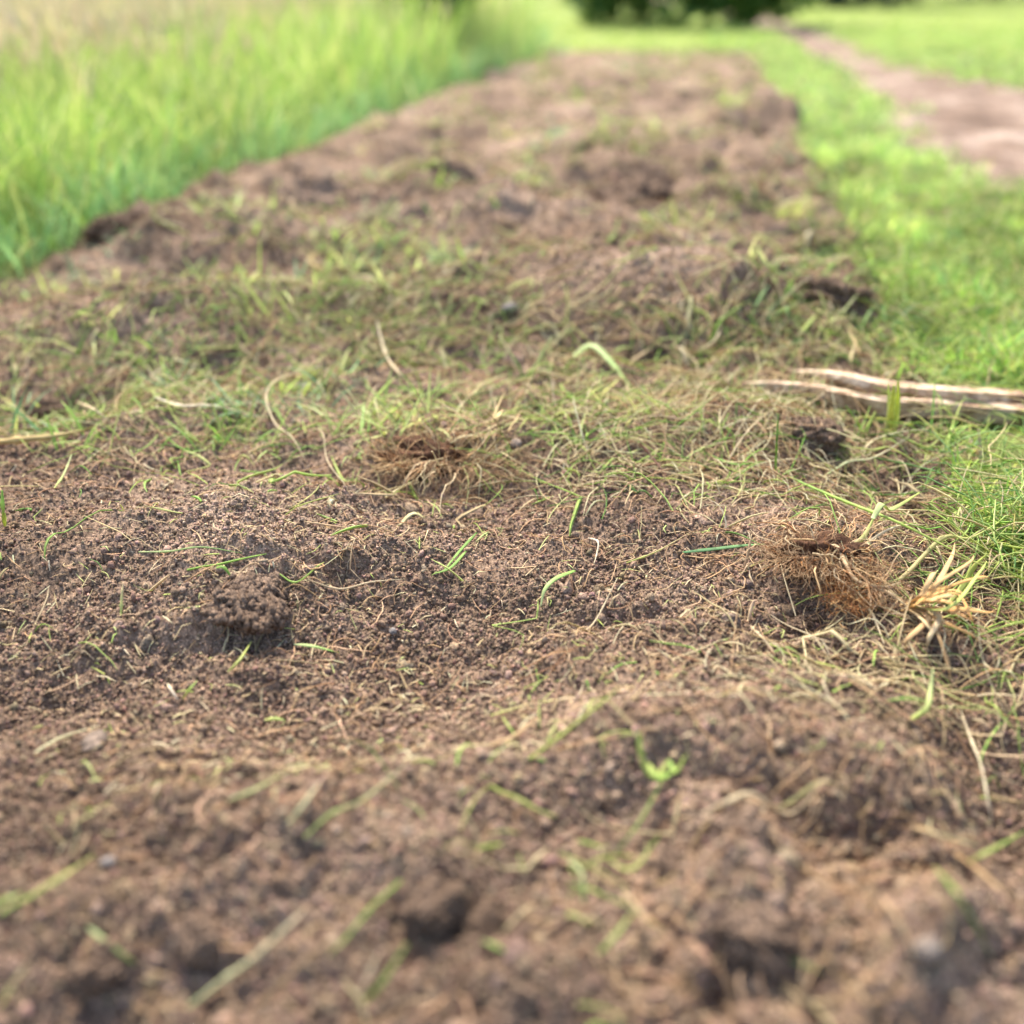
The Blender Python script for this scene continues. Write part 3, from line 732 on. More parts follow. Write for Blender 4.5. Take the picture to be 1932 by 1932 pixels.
GR, LGN, YG, PALE, ST, BR, TAN, DGN = (.16, .30, .05), (.30, .48, .10), (.50, .56, .16), (.55, .62, .32), (.66, .56, .38), (.36, .22, .13), (.58, .44, .27), (.08, .20, .06)
S = [
 ("grass_leaf", "grass leaf", "flat dark green blade lying level beside the reddish root ball", [(1288, 1043, .001), (1340, 1040, .004), (1400, 1031, .005), (1443, 1030, .004)], .0022, (.10, .26, .10), (.16, .32, .10), .3),
 ("grass_leaf", "grass leaf", "straight dark green blade, upper one of a close pair on bare soil", [(900, 1005, .006), (868, 1040, .005), (835, 1080, .002)], .0018, GR, LGN, .3),
 ("grass_leaf", "grass leaf", "straight yellow-green blade, lower one of a close pair on bare soil", [(880, 1040, .005), (850, 1072, .003), (818, 1100, .001)], .0018, LGN, GR, .3),
 ("grass_leaf", "grass leaf", "broad pale green blade curved into a hook in the middle of the bare soil", [(1085, 1078, .004), (1050, 1092, .010), (1028, 1115, .008), (1020, 1145, .001)], .0024, LGN, PALE, .3),
 ("grass_leaf", "grass leaf", "thin upright green blade standing above the straw in front of the wood battens", [(1462, 898, 0), (1464, 860, .02), (1467, 820, .045), (1468, 785, .062)], .0016, LGN, GR, .5),
 ("grass_leaf", "grass leaf", "short bright yellow-green snippet lying on bare soil above the foreground", [(500, 1359, .002), (520, 1357, .004), (537, 1359, .002)], .0022, YG, LGN, .4),
 ("grass_leaf", "grass leaf", "thick blurred green blade lying at the near corner of the soil", [(0, 1725, .004), (60, 1690, .010), (120, 1652, .012), (178, 1612, .006)], .0022, LGN, YG, .5),
 ("grass_leaf", "grass leaf", "blurred bright green blade end below the thick corner blade", [(-20, 1715, .004), (20, 1695, .006), (40, 1682, .002)], .003, GR, LGN, .4),
 ("grass_stalk", "stalk", "blurred yellow-green stalk at the very corner nearest the camera", [(0, 1900, .002), (25, 1860, .012), (55, 1815, .018)], .0016, YG, ST, .7),
 ("dry_stalk", "stalk", "short pale stalk standing up behind the thick corner blade", [(132, 1618, 0), (142, 1590, .012), (148, 1562, .022)], .0012, ST, PALE, 1),
 ("dry_stalk", "stalk", "long grey-green stalk with a pale split end, lying diagonally on the nearest soil", [(355, 1900, .004), (420, 1850, .010), (480, 1808, .014), (540, 1750, .018), (575, 1715, .014)], .0017, PALE, ST, .8),
 ("grass_leaf", "grass leaf", "short green blade on the nearest soil between the corner blade and long grey stalk", [(165, 1750, .006), (210, 1785, .008), (255, 1820, .003)], .0017, PALE, LGN, .5),
 ("dry_stalk", "stalk", "pale grey stalk with a frayed tan tip lying behind the long green-tipped stem", [(545, 1552, .002), (575, 1515, .008), (608, 1470, .012)], .0016, PALE, ST, .8),
 ("grass_stalk", "stalk", "long thin stalk, green at its lower end, lying diagonally on bare soil", [(572, 1552, .002), (625, 1535, .006), (680, 1512, .008), (735, 1468, .010), (792, 1420, .012)], .0014, LGN, ST, .7),
 ("grass_leaf", "grass leaf", "faint green blade lying behind the frayed grey stalk", [(430, 1510, .002), (480, 1490, .006), (545, 1455, .008)], .0013, PALE, LGN, .4),
 ("grass_leaf", "grass leaf", "blurred green blade leaning up in the middle of the nearest soil", [(690, 1890, 0), (725, 1850, .010), (768, 1782, .018)], .0020, GR, LGN, .4),
 ("dry_stalk", "stalk", "blurred pale stalk leaning beside the green blade of the nearest soil", [(668, 1900, 0), (690, 1850, .012), (715, 1790, .018)], .0014, TAN, ST, 1),
 ("grass_leaf", "grass leaf", "pale green curved blade hanging down the near slope of crumbly soil", [(1075, 1625, .006), (1098, 1650, .006), (1100, 1705, .002)], .0017, PALE, GR, .4),
 ("dead_stalk", "stalk", "arched brown stem on the nearest soil beside the green bent blade", [(1170, 1680, .004), (1208, 1720, .016), (1225, 1770, .014), (1228, 1830, .002)], .0015, TAN, BR, 1),
 ("grass_leaf", "grass leaf", "short dark green blade lying flat near the frame's nearest edge", [(1488, 1812, .003), (1520, 1822, .006), (1562, 1842, .003)], .0017, GR, DGN, .4),
 ("grass_leaf", "grass leaf", "green blade leaning on the near soil slope left of the round clod", [(1130, 1800, .001), (1160, 1768, .008), (1195, 1720, .014)], .0018, GR, LGN, .4),
 ("dry_stalk", "stalk", "thick tan stalk crossing over another one, rising to its far end", [(1325, 1535, .006), (1375, 1512, .012), (1420, 1498, .016), (1500, 1482, .016), (1562, 1462, .010)], .0021, ST, TAN, .8),
 ("dry_stalk", "stalk", "tan stalk crossing under the thicker one and falling towards the camera", [(1362, 1488, .010), (1405, 1505, .008), (1455, 1520, .008), (1530, 1552, .004)], .0016, TAN, BR, .8),
 ("grass_stalk", "stalk", "yellow-green stalk lying level beneath the two crossed tan stalks", [(1440, 1505, .003), (1480, 1520, .006), (1540, 1524, .008), (1602, 1528, .006)], .0016, LGN, TAN, .7),
 ("dry_stalk", "stalk", "whitish straw bent at its middle, standing out of the slope near the frame edge", [(1812, 1338, .004), (1832, 1395, .010), (1850, 1440, .014), (1862, 1500, .010), (1872, 1552, .002)], .0013, ST, (.75, .68, .52), .9),
 ("dry_stalk", "stalk", "thin brown straw branching off beside the bent whitish straw", [(1855, 1440, .012), (1890, 1465, .010), (1932, 1485, .006)], .0009, TAN, ST, .9),
 ("grass_stalk", "stalk", "thin green stalk trailing down the near slope from the yellow-green shoot", [(1262, 1432, .006), (1235, 1500, .010), (1200, 1560, .012), (1150, 1625, .006)], .0012, LGN, GR, .7),
 ("grass_leaf", "grass leaf", "bent yellow-green blade forming a hook on the near slope", [(1148, 1622, .006), (1180, 1640, .008), (1205, 1630, .010), (1242, 1578, .014)], .0015, YG, LGN, .5),
 ("grass_leaf", "grass leaf", "long green blade arching down the slope under the orange straw", [(1765, 1638, .008), (1800, 1680, .014), (1840, 1745, .014), (1872, 1808, .003)], .0021, LGN, GR, .4),
 ("grass_leaf", "grass leaf", "bright yellow-green blade rising towards the frame edge above the orange straw", [(1825, 1628, .004), (1870, 1605, .010), (1935, 1568, .016)], .0018, YG, LGN, .4),
 ("dry_stalk", "stalk", "orange-brown straw curving down to the frame edge", [(1795, 1615, .006), (1850, 1645, .010), (1890, 1680, .010), (1935, 1705, .006)], .0013, (.52, .30, .12), TAN, .8),
 ("stick", "stick", "short brown stick stuck in the slope beside the round grey stone", [(1662, 1690, .010), (1695, 1738, .008), (1735, 1790, .002)], .0022, BR, TAN, 1),
 ("dry_stalk", "stalk", "faint tan straw lying above the orange straw", [(1720, 1560, .003), (1790, 1580, .008), (1850, 1592, .004)], .0012, TAN, PALE, .8),
 ("dry_root", "root", "long pale root curving out and back like a hook among the clippings", [(600, 690, .010), (555, 705, .020), (515, 722, .024), (502, 752, .018), (520, 800, .014), (552, 840, .010), (576, 868, .002)], .0014, TAN, ST, 1),
 ("dry_stalk", "stalk", "whitish flat straw lying across the clippings left of the hooked root", [(292, 750, .010), (340, 765, .016), (400, 774, .016), (482, 786, .006)], .0022, (.68, .60, .45), ST, .5),
 ("stick", "stick", "pale tan stick sloping down at the far side of the yellow stem", [(142, 745, .022), (175, 768, .014), (208, 796, .004)], .0019, TAN, ST, 1),
 ("dead_stalk", "stalk", "thick ochre stem lying level at the frame edge in front of the clippings", [(-30, 838, .008), (40, 830, .010), (95, 824, .010), (155, 812, .006)], .0048, (.52, .38, .16), (.46, .36, .16), .8),
 ("dry_stalk", "stalk", "pale curved stalk standing among blurred clippings beyond the root clump", [(712, 632, .028), (728, 668, .020), (750, 700, .012), (772, 722, .002)], .0022, ST, TAN, .6),
 ("dry_stalk", "stalk", "forked brown root creeping down to the root clump", [(585, 808, .004), (610, 830, .008), (618, 870, .004), (655, 915, .003)], .0009, TAN, ST, 1),
 ("grass_leaf", "grass leaf", "short yellow-green blade pointing at the root clump from the side", [(625, 862, .006), (645, 885, .004), (668, 905, .001)], .0018, YG, LGN, .4),
 ("grass_leaf", "grass leaf", "thick pale green leaf lying blurred on the big mound", [(1085, 557, .010), (1120, 565, .014), (1160, 580, .014), (1200, 592, .004)], .0058, PALE, LGN, .35),
 ("grass_leaf", "grass leaf", "short yellow-green blade standing at the frame edge on the bare soil", [(10, 992, 0), (6, 965, .020), (4, 925, .040)], .0030, YG, LGN, .4),
 ("grass_stalk", "stalk", "forked pale green stalk leaning among clippings near the frame edge", [(102, 922, .001), (120, 895, .010), (136, 862, .020)], .0015, YG, PALE, .6),
 ("grass_leaf", "grass leaf", "tall green blade leaning right, one of a blurred V on the mound's foot", [(988, 725, 0), (1010, 700, .022), (1042, 650, .050)], .0022, LGN, PALE, .4),
 ("grass_leaf", "grass leaf", "green blade leaning left, other side of the blurred V", [(990, 725, 0), (978, 690, .022), (955, 655, .042)], .0018, GR, LGN, .4),
 ("dead_stalk", "stalk", "thin reddish stem slanting through the straw behind the bare soil", [(1208, 822, .024), (1228, 860, .014), (1262, 905, .002)], .0013, (.34, .17, .13), (.40, .22, .16), 1),
 ("dead_stalk", "stalk", "thin brown stem lying on bare soil left of the paired blades", [(575, 985, .002), (625, 992, .005), (702, 1004, .002)], .0010, TAN, BR, 1),
 ("dead_stalk", "stalk", "long thin tan stem curving over the smooth soil hollow", [(580, 1116, .002), (640, 1112, .005), (700, 1104, .006), (765, 1096, .002)], .0010, TAN, ST, 1),
 ("grass_leaf", "grass leaf", "short thick green snippet lying just above the low crumbly clod", [(408, 1072, .006), (425, 1085, .006), (440, 1100, .002)], .0018, LGN, GR, .4),
 ("grass_stalk", "stalk", "thin green stalk running level across the mound left of the root clump", [(262, 1042, .002), (320, 1040, .006), (380, 1032, .008), (455, 1022, .004)], .0012, PALE, GR, .6),
 ("grass_stalk", "stalk", "thin forked green stem lying beside the low crumbly clod", [(528, 1130, .002), (560, 1115, .006), (600, 1080, .012), (612, 1062, .014)], .0010, LGN, YG, .8),
 ("dry_stalk", "stalk", "short yellowish straw standing on the dark face of the left mound", [(228, 1160, 0), (230, 1130, .008), (232, 1098, .014)], .0014, YG, TAN, .8),
 ("grass_leaf", "grass leaf", "pale green blade lying level across the hollow", [(555, 1217, .002), (590, 1220, .006), (640, 1232, .002)], .0016, PALE, LGN, .4),
 ("dry_stalk", "stalk", "short whitish straw lying at the hollow's near rim", [(316, 1290, .006), (325, 1305, .006), (335, 1320, .002)], .0013, ST, (.7, .6, .5), .8),
 ("grass_leaf", "grass leaf", "short olive blade lying in the hollow beside the whitish straw", [(345, 1318, .003), (358, 1300, .008), (372, 1284, .010)], .0014, (.40, .38, .10), LGN, .5),
 ("grass_leaf", "grass leaf", "pale olive blade bent down the left mound's near face", [(430, 1268, .002), (452, 1245, .006), (475, 1210, .010)], .0018, (.42, .42, .16), YG, .5),
 ("dead_stalk", "stalk", "thin tan root running up the left mound to a fork", [(432, 1130, .003), (455, 1090, .006), (480, 1055, .010), (497, 1022, .014)], .0009, TAN, ROOTC[1], 1),
 ("stick", "stick", "short brown stick standing upright left of the reddish root ball", [(1404, 1080, 0), (1412, 1040, .014), (1418, 1008, .026)], .0016, BR, TAN, 1),
 ("stick", "stick", "short pinkish stick standing upright in front of the reddish root ball", [(1411, 1172, 0), (1420, 1145, .008), (1428, 1125, .014)], .0018, TAN, (.5, .36, .28), 1),
 ("dry_stalk", "stalk", "thin tan root hanging down the slope from the pinkish stick", [(1415, 1180, .004), (1440, 1205, .006), (1462, 1232, .002)], .0011, TAN, ST, 1),
 ("grass_leaf", "grass leaf", "curled bright green blade lying on top of the near ridge", [(1460, 1230, .002), (1485, 1222, .010), (1505, 1235, .006), (1508, 1252, .001)], .0014, LGN, GR, .5),
 ("dry_stalk", "stalk", "pale upright straw standing at the lawn's near edge beyond the green heap", [(1850, 868, 0), (1849, 840, .014), (1846, 808, .030)], .0022, ST, TAN, .8),
 ("dry_stalk", "stalk", "pale forked straw leaning over the lawn's edge in front of the battens", [(1560, 895, .002), (1600, 880, .012), (1650, 862, .018), (1712, 845, .018)], .0014, PALE, ST, .7),
 ("grass_leaf", "grass leaf", "green blade lying on the straw in front of the nearer batten", [(1330, 868, .004), (1385, 876, .008), (1445, 872, .006)], .0015, LGN, GR, .4),
 ("dead_stalk", "stalk", "pale thin root reaching over the smooth soil near the white stub", [(1110, 1015, .001), (1128, 1022, .010), (1126, 1045, .004), (1120, 1065, .001)], .0010, (.66, .60, .50), ST, 1),
 ("dry_stalk", "stalk", "small olive straw lying level in front of the hollow", [(925, 1350, .002), (965, 1338, .006), (1010, 1325, .006)], .0010, YG, TAN, .8),
 ("grass_leaf", "grass leaf", "small green blade lying on bare soil before the near ridge", [(948, 1352, .006), (960, 1370, .004), (975, 1390, .001)], .0014, YG, LGN, .5),
 ("dry_stalk", "stalk", "straw slanting over bare soil right of the hooked pale blade", [(1078, 1192, .001), (1120, 1148, .006), (1165, 1090, .012)], .0010, TAN, ST, .8),
 ("grass_stalk", "stalk", "long yellowish stalk lying diagonally towards the lawn behind the bare soil", [(1180, 1062, .002), (1240, 1040, .006), (1305, 1010, .008)], .0010, YG, TAN, .8),
]
for s in S:
    name, cat, label, pts, rad, c0, c1, flat = s
    near = max(p[1] for p in pts) > 1350
    dull = lambda c: tuple(np.array(c) * .72 + np.array((.30, .22, .13)) * .28) if near else c
    stalk(name, cat, label, pts, rad * (.72 if near else .85), dull(c0), dull(c1), flat, M_GRASS if "grass" in name else M_DRY, nodes=2 if "stalk" in name else 0)

# ------------------------------------------------------------------ plants with parts
def W(px, py, lf=0.0):
    return path3([(px, py, lf)])[0]
def plant(name, cat, label, base, parts):
    b = W(*base)
    e = empty(name, b, label, cat)
    for p in parts:
        nm, pts, rad, c0, c1, flat = p
        stalk(nm, None, None, pts, rad, c0, c1, flat, M_GRASS if nm in ("blade", "green_stem", "leaf") else M_DRY, parent=e, loc=b, nodes=1 if "stem" in nm else 0)
    return e, b
plant("cut_grass_stalk", "stem", "thick yellow-green cut stems standing upright in front of the wood battens", (1676, 832, 0), [
    ("green_stem", [(1672, 832, -.003), (1678, 800, .018), (1684, 760, .050), (1688, 722, .078)], .0044, (.66, .70, .24), YG, .8),
    ("green_stem", [(1684, 832, -.003), (1690, 795, .020), (1694, 755, .050), (1696, 712, .082)], .0036, (.56, .62, .22), YG, .8),
    ("green_stem", [(1668, 832, -.003), (1676, 795, .020), (1677, 745, .055), (1676, 724, .072)], .0022, YG, PALE, .8)])
plant("cut_grass_stalk", "stem", "short green stems leaning outwards just left of the thick upright stems", (1625, 830, 0), [
    ("green_stem", [(1628, 832, -.002), (1622, 805, .014), (1596, 765, .036)], .0022, YG, LGN, .6),
    ("green_stem", [(1622, 832, -.002), (1632, 815, .012), (1652, 775, .032)], .0026, LGN, YG, .6)])
plant("broken_grass_stalk", "stalk", "long yellow-green stalk broken at a knee, reaching over the hollow to the lawn", (1580, 1055, 0), [
    ("green_stem", [(1576, 1058, .004), (1608, 1030, .012), (1632, 1000, .018), (1652, 968, .024)], .0026, TAN, YG, .7),
    ("leaf", [(1648, 972, .024), (1662, 962, .028), (1682, 962, .024), (1735, 930, .030)], .0030, PALE, YG, .3),
    ("green_stem", [(1490, 900, .010), (1545, 925, .016), (1610, 952, .022), (1680, 985, .022), (1760, 1012, .026), (1880, 1082, .022)], .0018, LGN, YG, .7),
    ("root", [(1622, 1038, .014), (1660, 1008, .016), (1700, 992, .020), (1745, 990, .022)], .0013, ST, TAN, 1)])
plant("grass_shoot", "shoot", "small yellow-green shoot with spread leaves on top of the near ridge", (1262, 1430, 0), [
    ("blade", [(1206, 1355, .030), (1216, 1388, .022), (1238, 1410, .014), (1262, 1430, .002)], .0018, YG, YG, .4),
    ("blade", [(1222, 1398, .012), (1245, 1408, .016), (1272, 1420, .010)], .0028, YG, LGN, .35),
    ("blade", [(1262, 1430, .002), (1278, 1418, .010), (1298, 1402, .018)], .0016, LGN, YG, .4)])
plant("grass_shoot", "shoot", "pale green bent shoot hanging on the shaded slope below the straw tuft", (1718, 1356, 0), [
    ("green_stem", [(1718, 1358, 0), (1748, 1335, .010), (1756, 1300, .018), (1760, 1262, .028)], .0020, YG, PALE, .7),
    ("leaf", [(1752, 1325, .012), (1715, 1318, .014), (1672, 1322, .006)], .0011, GR, LGN, .4)])
plant("grass_stalk", "stalk", "pair of long yellow-green stalks leaning up over the lawn's corner", (1735, 1110, 0), [
    ("green_stem", [(1640, 1108, .006), (1700, 1090, .010), (1770, 1050, .018), (1830, 1015, .026), (1885, 985, .034)], .0020, TAN, YG, .6),
    ("blade", [(1790, 1140, .006), (1818, 1105, .016), (1838, 1070, .030), (1865, 1035, .045)], .0024, YG, YG, .4)])

# straw tuft: bleached leaf bases fanning from one point
b = W(1705, 1148, .004)
e = empty("straw_tuft", b, "bleached straw tuft fanning out at the lawn's edge beside the reddish root ball", "straw tuft")
fan = [((1760, 1110), (1800, 1040), .030, TAN), ((1770, 1100), (1838, 1050), .040, (.62, .46, .26)), ((1790, 1115), (1835, 1135), .022, (.66, .46, .22)), ((1760, 1130), (1810, 1128), .028, (.62, .48, .28)),
       ((1750, 1150), (1790, 1185), .010, (.60, .48, .30)), ((1735, 1165), (1765, 1200), .006, (.66, .56, .38)), ((1740, 1120), (1770, 1075), .030, TAN), ((1780, 1150), (1845, 1175), .010, (.62, .38, .18)),
       ((1790, 1140), (1858, 1060), .034, YG), ((1770, 1160), (1752, 1225), .004, (.66, .56, .40)), ((1760, 1185), (1800, 1270), .002, (.60, .42, .24)), ((1730, 1140), (1790, 1100), .020, (.66, .45, .20)),
       ((1770, 1135), (1820, 1150), .016, (.64, .46, .24)), ((1800, 1120), (1842, 1190), .008, (.62, .40, .18)), ((1742, 1135), (1775, 1125), .026, (.66, .50, .26)), ((1800, 1150), (1872, 1150), .014, (.62, .42, .20)), ((1812, 1100), (1870, 1088), .034, (.60, .40, .18)), ((1770, 1180), (1850, 1215), .004, (.58, .38, .18)), ((1752, 1165), (1705, 1230), .003, (.60, .44, .26))]
for i, ((mx, my), (ex, ey), lf, cc) in enumerate(fan):
    cc = tuple(np.array(cc) * np.array([.96, .86, .72])) if cc != YG else cc
    o = stalk("blade", None, None, [(1705 + RNG.integers(-8, 8), 1146 + RNG.integers(-8, 8), .004), (mx, my, lf * .6 + .014), ((mx + 3 * ex) / 4 + RNG.integers(-7, 8), (my + 3 * ey) / 4 + RNG.integers(-7, 8), lf * .95 + .012), (ex + RNG.integers(-6, 7), ey + RNG.integers(-4, 9), max(lf - .004, .001))], .0015 if i % 3 else .0022, cc, tuple(np.array(cc) * 1.05), .35, M_DRY, (.6, 1, .1), parent=e, loc=b)

def fibres(center, n, L, rad, pal, radius, up=0.3, K=8, wiggle=.5, squash=.6, droop=0.0, seed=1):
    """wiggly roots growing out of a ball"""
    rg = np.random.default_rng(seed)
    d = rg.normal(0, 1, (n, 3)); d[:, 2] = np.abs(d[:, 2]) * up + rg.normal(0, .12, n); d /= np.linalg.norm(d, axis=1, keepdims=True)
    P = np.zeros((n, K, 3)); P[:, 0] = np.array(center) + d * np.array([1, 1, squash]) * radius * (rg.random((n, 1)) * .9 + .1)
    ll = L * (.3 + .7 * rg.random(n))
    cur = d.copy()
    for i in range(1, K):
        cur = cur + rg.normal(0, wiggle, (n, 3)); cur[:, 2] -= droop
        cur /= np.linalg.norm(cur, axis=1, keepdims=True)
        P[:, i] = P[:, i - 1] + cur * (ll / K)[:, None]
    g = height(P[:, :, 0].ravel(), P[:, :, 1].ravel()).reshape(n, K)
    P[:, :, 2] = np.maximum(P[:, :, 2], g + .0005)
    dd = np.gradient(P, axis=1); dd /= np.linalg.norm(dd, axis=2, keepdims=True) + 1e-9
    a = np.cross(dd, np.array([.2, .1, 1.0])); a /= np.linalg.norm(a, axis=2, keepdims=True) + 1e-9
    bq = np.cross(a, dd)
    w = rad * (.5 + 1.0 * rg.random(n) ** 2)[:, None] * np.linspace(1.1, .4, K)[None]
    V = np.stack([P + (a * math.cos(q) + bq * math.sin(q)) * w[:, :, None] for q in (0.5, 2.6, 4.71)], 2).reshape(-1, 3)
    bb = ((np.arange(n) * K * 3)[:, None] + (np.arange(K - 1) * 3)[None, :]).ravel()
    F = np.concatenate([np.stack([bb + j, bb + (j + 1) % 3, bb + 3 + (j + 1) % 3, bb + 3 + j], 1) for j in range(3)])
    pal = np.array(pal)
    c = np.repeat(pal[rg.integers(0, len(pal), n)] * (.8 + .4 * rg.random((n, 1))), K * 3, 0)
    return V, F, c

def lump_geo(center, rx, ry, rz, seed, rough=.18, sub=5, crumb=0.02):
    v, f = ico(sub)
    s = seed * 3.7
    n1 = gnoise(v[:, 0] * 1.6 + s, v[:, 1] * 1.6 + v[:, 2] * 1.3, seed) + .5 * gnoise(v[:, 0] * 4 + v[:, 2] * 3, v[:, 1] * 4 + s, seed + 1)
    n2 = domes(v[:, 0] * 1.0 + v[:, 2] * .7 + s, v[:, 1] + v[:, 2] * .6, .16, seed + 2) / .16
    n3 = domes(v[:, 0] + v[:, 2] * .8, v[:, 1] - v[:, 2] * .7 + s, .07, seed + 4) / .07
    v = v * (1 + rough * n1 + crumb * 3 * n2 + crumb * 2 * n3)[:, None]
    return v * np.array([rx, ry, rz]) + np.array(center), f

# the dry root clump behind the bare soil
b = W(800, 905)
e = empty("root_clump", b, "dry tangled clump of upturned grass roots behind the bare soil, with a dark hollow below", "root clump")
top = (b[0] + .0, b[1] + .025, b[2] + .012)
v, f = lump_geo((top[0] - .008, top[1] + .008, top[2] - .002), .046, .026, .018, 3, .35, crumb=.05)
mesh_np("soil_core", v, f, M_REDSOIL, e, loc=b)
ps = [fibres((top[0], top[1], top[2] + .002), 300, .085, .00040, ROOTC + STRAW[:1] + REDROOT[:1], .050, .30, 11, .34, .40, .11, 1),
      fibres((top[0] + .062, top[1] - .005, top[2] - .002), 240, .07, .00042, ROOTC + [(.60, .46, .26)], .035, .35, 10, .38, .4, .12, 2),
      fibres((top[0] + .01, top[1], top[2] + .004), 60, .10, .0008, [(.56, .40, .22), (.48, .30, .16), (.62, .48, .30)], .045, .35, 10, .30, .4, .10, 5),
      fibres((top[0] - .035, top[1] - .01, top[2] - .002), 80, .07, .0006, [(.60, .46, .28), (.52, .34, .18)], .02, .5, 8, .3, .5, .05, 3)]
V, F, c = join(ps)
mesh_np("roots", V, F, M_ROOT, e, col=c, loc=b)
V, F, c = fibres((top[0] + .03, top[1], top[2] + .006), 26, .085, .0010, STRAW + YELLOWGREEN, .04, .35, 7, .22, .5, .05, 4)
mesh_np("dead_stems", V, F, M_DRY, e, col=c, loc=b)

# the reddish root ball beside the lawn
b = W(1545, 1150)
e = empty("uprooted_grass", b, "uprooted grass with a reddish fibrous root ball lying by the lawn's edge", "uprooted grass")
cc = W(1552, 1105, .010)
v, f = lump_geo((cc[0], cc[1] + .008, cc[2] - .010), .036, .022, .020, 9, .35, crumb=.05)
mesh_np("root_ball", v, f, M_REDSOIL, e, loc=b)
l2 = W(1500, 1060, .016); l3 = W(1600, 1130, .010); l4 = W(1640, 1100, .012)
ps = [fibres(l2, 330, .045, .00032, REDROOT[:1] + ROOTC * 2 + [(.6, .42, .26)], .030, .45, 10, .42, .45, .09, 11),
      fibres(cc, 300, .042, .00034, REDROOT[:3] + ROOTC * 2, .040, .3, 10, .42, .5, .11, 12),
      fibres(l3, 220, .036, .00036, REDROOT, .024, .7, 8, .7, .5, .05, 13),
      fibres(cc, 55, .075, .0008, [(.56, .38, .20), (.46, .26, .13), (.62, .48, .30)], .04, .4, 10, .35, .5, .08, 15),
      fibres(l4, 150, .05, .0004, ROOTC + STRAW[:1], .026, .5, 8, .5, .5, .04, 14)]
V, F, c = join(ps)
mesh_np("roots", V, F, M_ROOT, e, col=c, loc=b)
stalk("stem", None, None, [(1548, 1088, .018), (1570, 1094, .018), (1610, 1102, .018), (1660, 1112, .014), (1700, 1098, .016)], .0020, (.62, .46, .28), TAN, .7, M_DRY, parent=e, loc=b, nodes=2)
stalk("stem", None, None, [(1600, 1120, .010), (1640, 1150, .008), (1655, 1180, .004), (1668, 1215, .001)], .0013, TAN, ST, .8, M_DRY, parent=e, loc=b)
stalk("stem", None, None, [(1640, 1108, .014), (1680, 1120, .012), (1715, 1148, .008)], .0018, TAN, ST, .8, M_DRY, parent=e, loc=b)

# ------------------------------------------------------------------ straw drifts that lie thick in front of the slats
ps = []
for (px, py, n, sx, sy) in [(1330, 800, 700, .10, .10), (1480, 800, 500, .07, .06), (1250, 900, 320, .09, .05), (300, 800, 500, .12, .07), (960, 830, 300, .10, .05), (620, 660, 500, .14, .09),
                            (1480, 690, 260, .07, .05), (120, 690, 260, .13, .09), (1600, 900, 240, .05, .08), (700, 640, 250, .1, .08), (1640, 1230, 110, .04, .04), (1880, 1180, 260, .04, .07), (1500, 1330, 50, .07, .05)]:
    X, Y = at(px, py)
    x = X + RNG.normal(0, sx, n); y = Y + RNG.normal(0, sy, n)
    dry = .75 if px > 1200 and py < 1000 else .97 if py > 1000 and px < 1800 else .45
    col = np.where((RNG.random(n) < dry)[:, None], pick(STRAW + ROOTC[1:2], n), pick(YELLOWGREEN + GREEN, n))
    ps.append(strands(x, y, .015 + .06 * RNG.random(n), .0003 + .0006 * RNG.random(n), col, 7, .6, .006, .5))
V, F, c = join(ps)
tag(mesh_np("straw_litter", V, F, M_DRY, col=c), "loose drifts of straw and fine dead grass lying on the strip", "straw", kind="stuff")

# ------------------------------------------------------------------ wood battens
def slat(label, pts, wd, ht, seed, split=0.0):
    rg = np.random.default_rng(seed)
    P = catmull(path3(pts), 14)
    loc = P[0].copy()
    ax = P[-1] - P[0]; ang = math.atan2(ax[1], ax[0])
    k = len(P)
    d = np.gradient(P, axis=0); d /= np.linalg.norm(d, axis=1, keepdims=True)
    side = np.cross(d, [0, 0, 1.0]); side /= np.linalg.norm(side, axis=1, keepdims=True)
    up = np.cross(side, d)
    s = np.linspace(0, 1, k)
    w = wd * np.interp(s, [0, .12, .4, 1], [.25, .6, .95, 1.0]); h = ht * np.interp(s, [0, .1, .35, 1], [.2, .5, .9, 1.0])
    prof = [(-.5, -.5), (0, -.54), (.5, -.5), (.54, -.1), (.5, .38), (.42, .5), (.14, .46), (.04, .50), (-.16, .44), (-.42, .5), (-.5, .38), (-.54, 0)]
    m = len(prof)
    V = np.zeros((k, m, 3))
    for j, (a, b) in enumerate(prof):
        ja = .05 * np.cumsum(rg.normal(0, .35, k)); ja -= np.linspace(ja[0], ja[-1], k)
        V[:, j] = P + side * (w * (a + ja * .5 + rg.normal(0, .012, k)))[:, None] + up * (h * (b + ja + .5 + rg.normal(0, .02, k)))[:, None]
    V = V.reshape(-1, 3)
    F = [[i * m + j, i * m + (j + 1) % m, (i + 1) * m + (j + 1) % m, (i + 1) * m + j] for i in range(k - 1) for j in range(m)]
    for o_ in (0, (k - 1) * m):
        for j in range(1, m - 2, 2): F.append([o_, o_ + j, o_ + j + 1, o_ + j + 2])
    V = V - loc
    ca, sa = math.cos(-ang), math.sin(-ang)
    V = np.stack([V[:, 0] * ca - V[:, 1] * sa, V[:, 0] * sa + V[:, 1] * ca, V[:, 2]], 1)
    o = mesh_np("wooden_batten", V, np.array(F), M_WOOD, smooth=False)
    o.location = loc; o.rotation_euler = (0, 0, ang)
    tag(o, label, "batten", "split wooden battens at the lawn's edge")
    return o
slat("long split wooden batten lying nearest the camera, its thin end in the straw", [(1400, 726, .004), (1520, 753, .004), (1640, 775, .005), (1780, 788, .004), (1960, 799, .004), (2150, 815, .004)], .018, .019, 1)
slat("weathered wooden batten lying behind the other one along the lawn", [(1498, 702, .008), (1590, 726, .012), (1660, 740, .014), (1790, 752, .016), (1960, 764, .016), (2150, 785, .016)], .024, .013, 2)

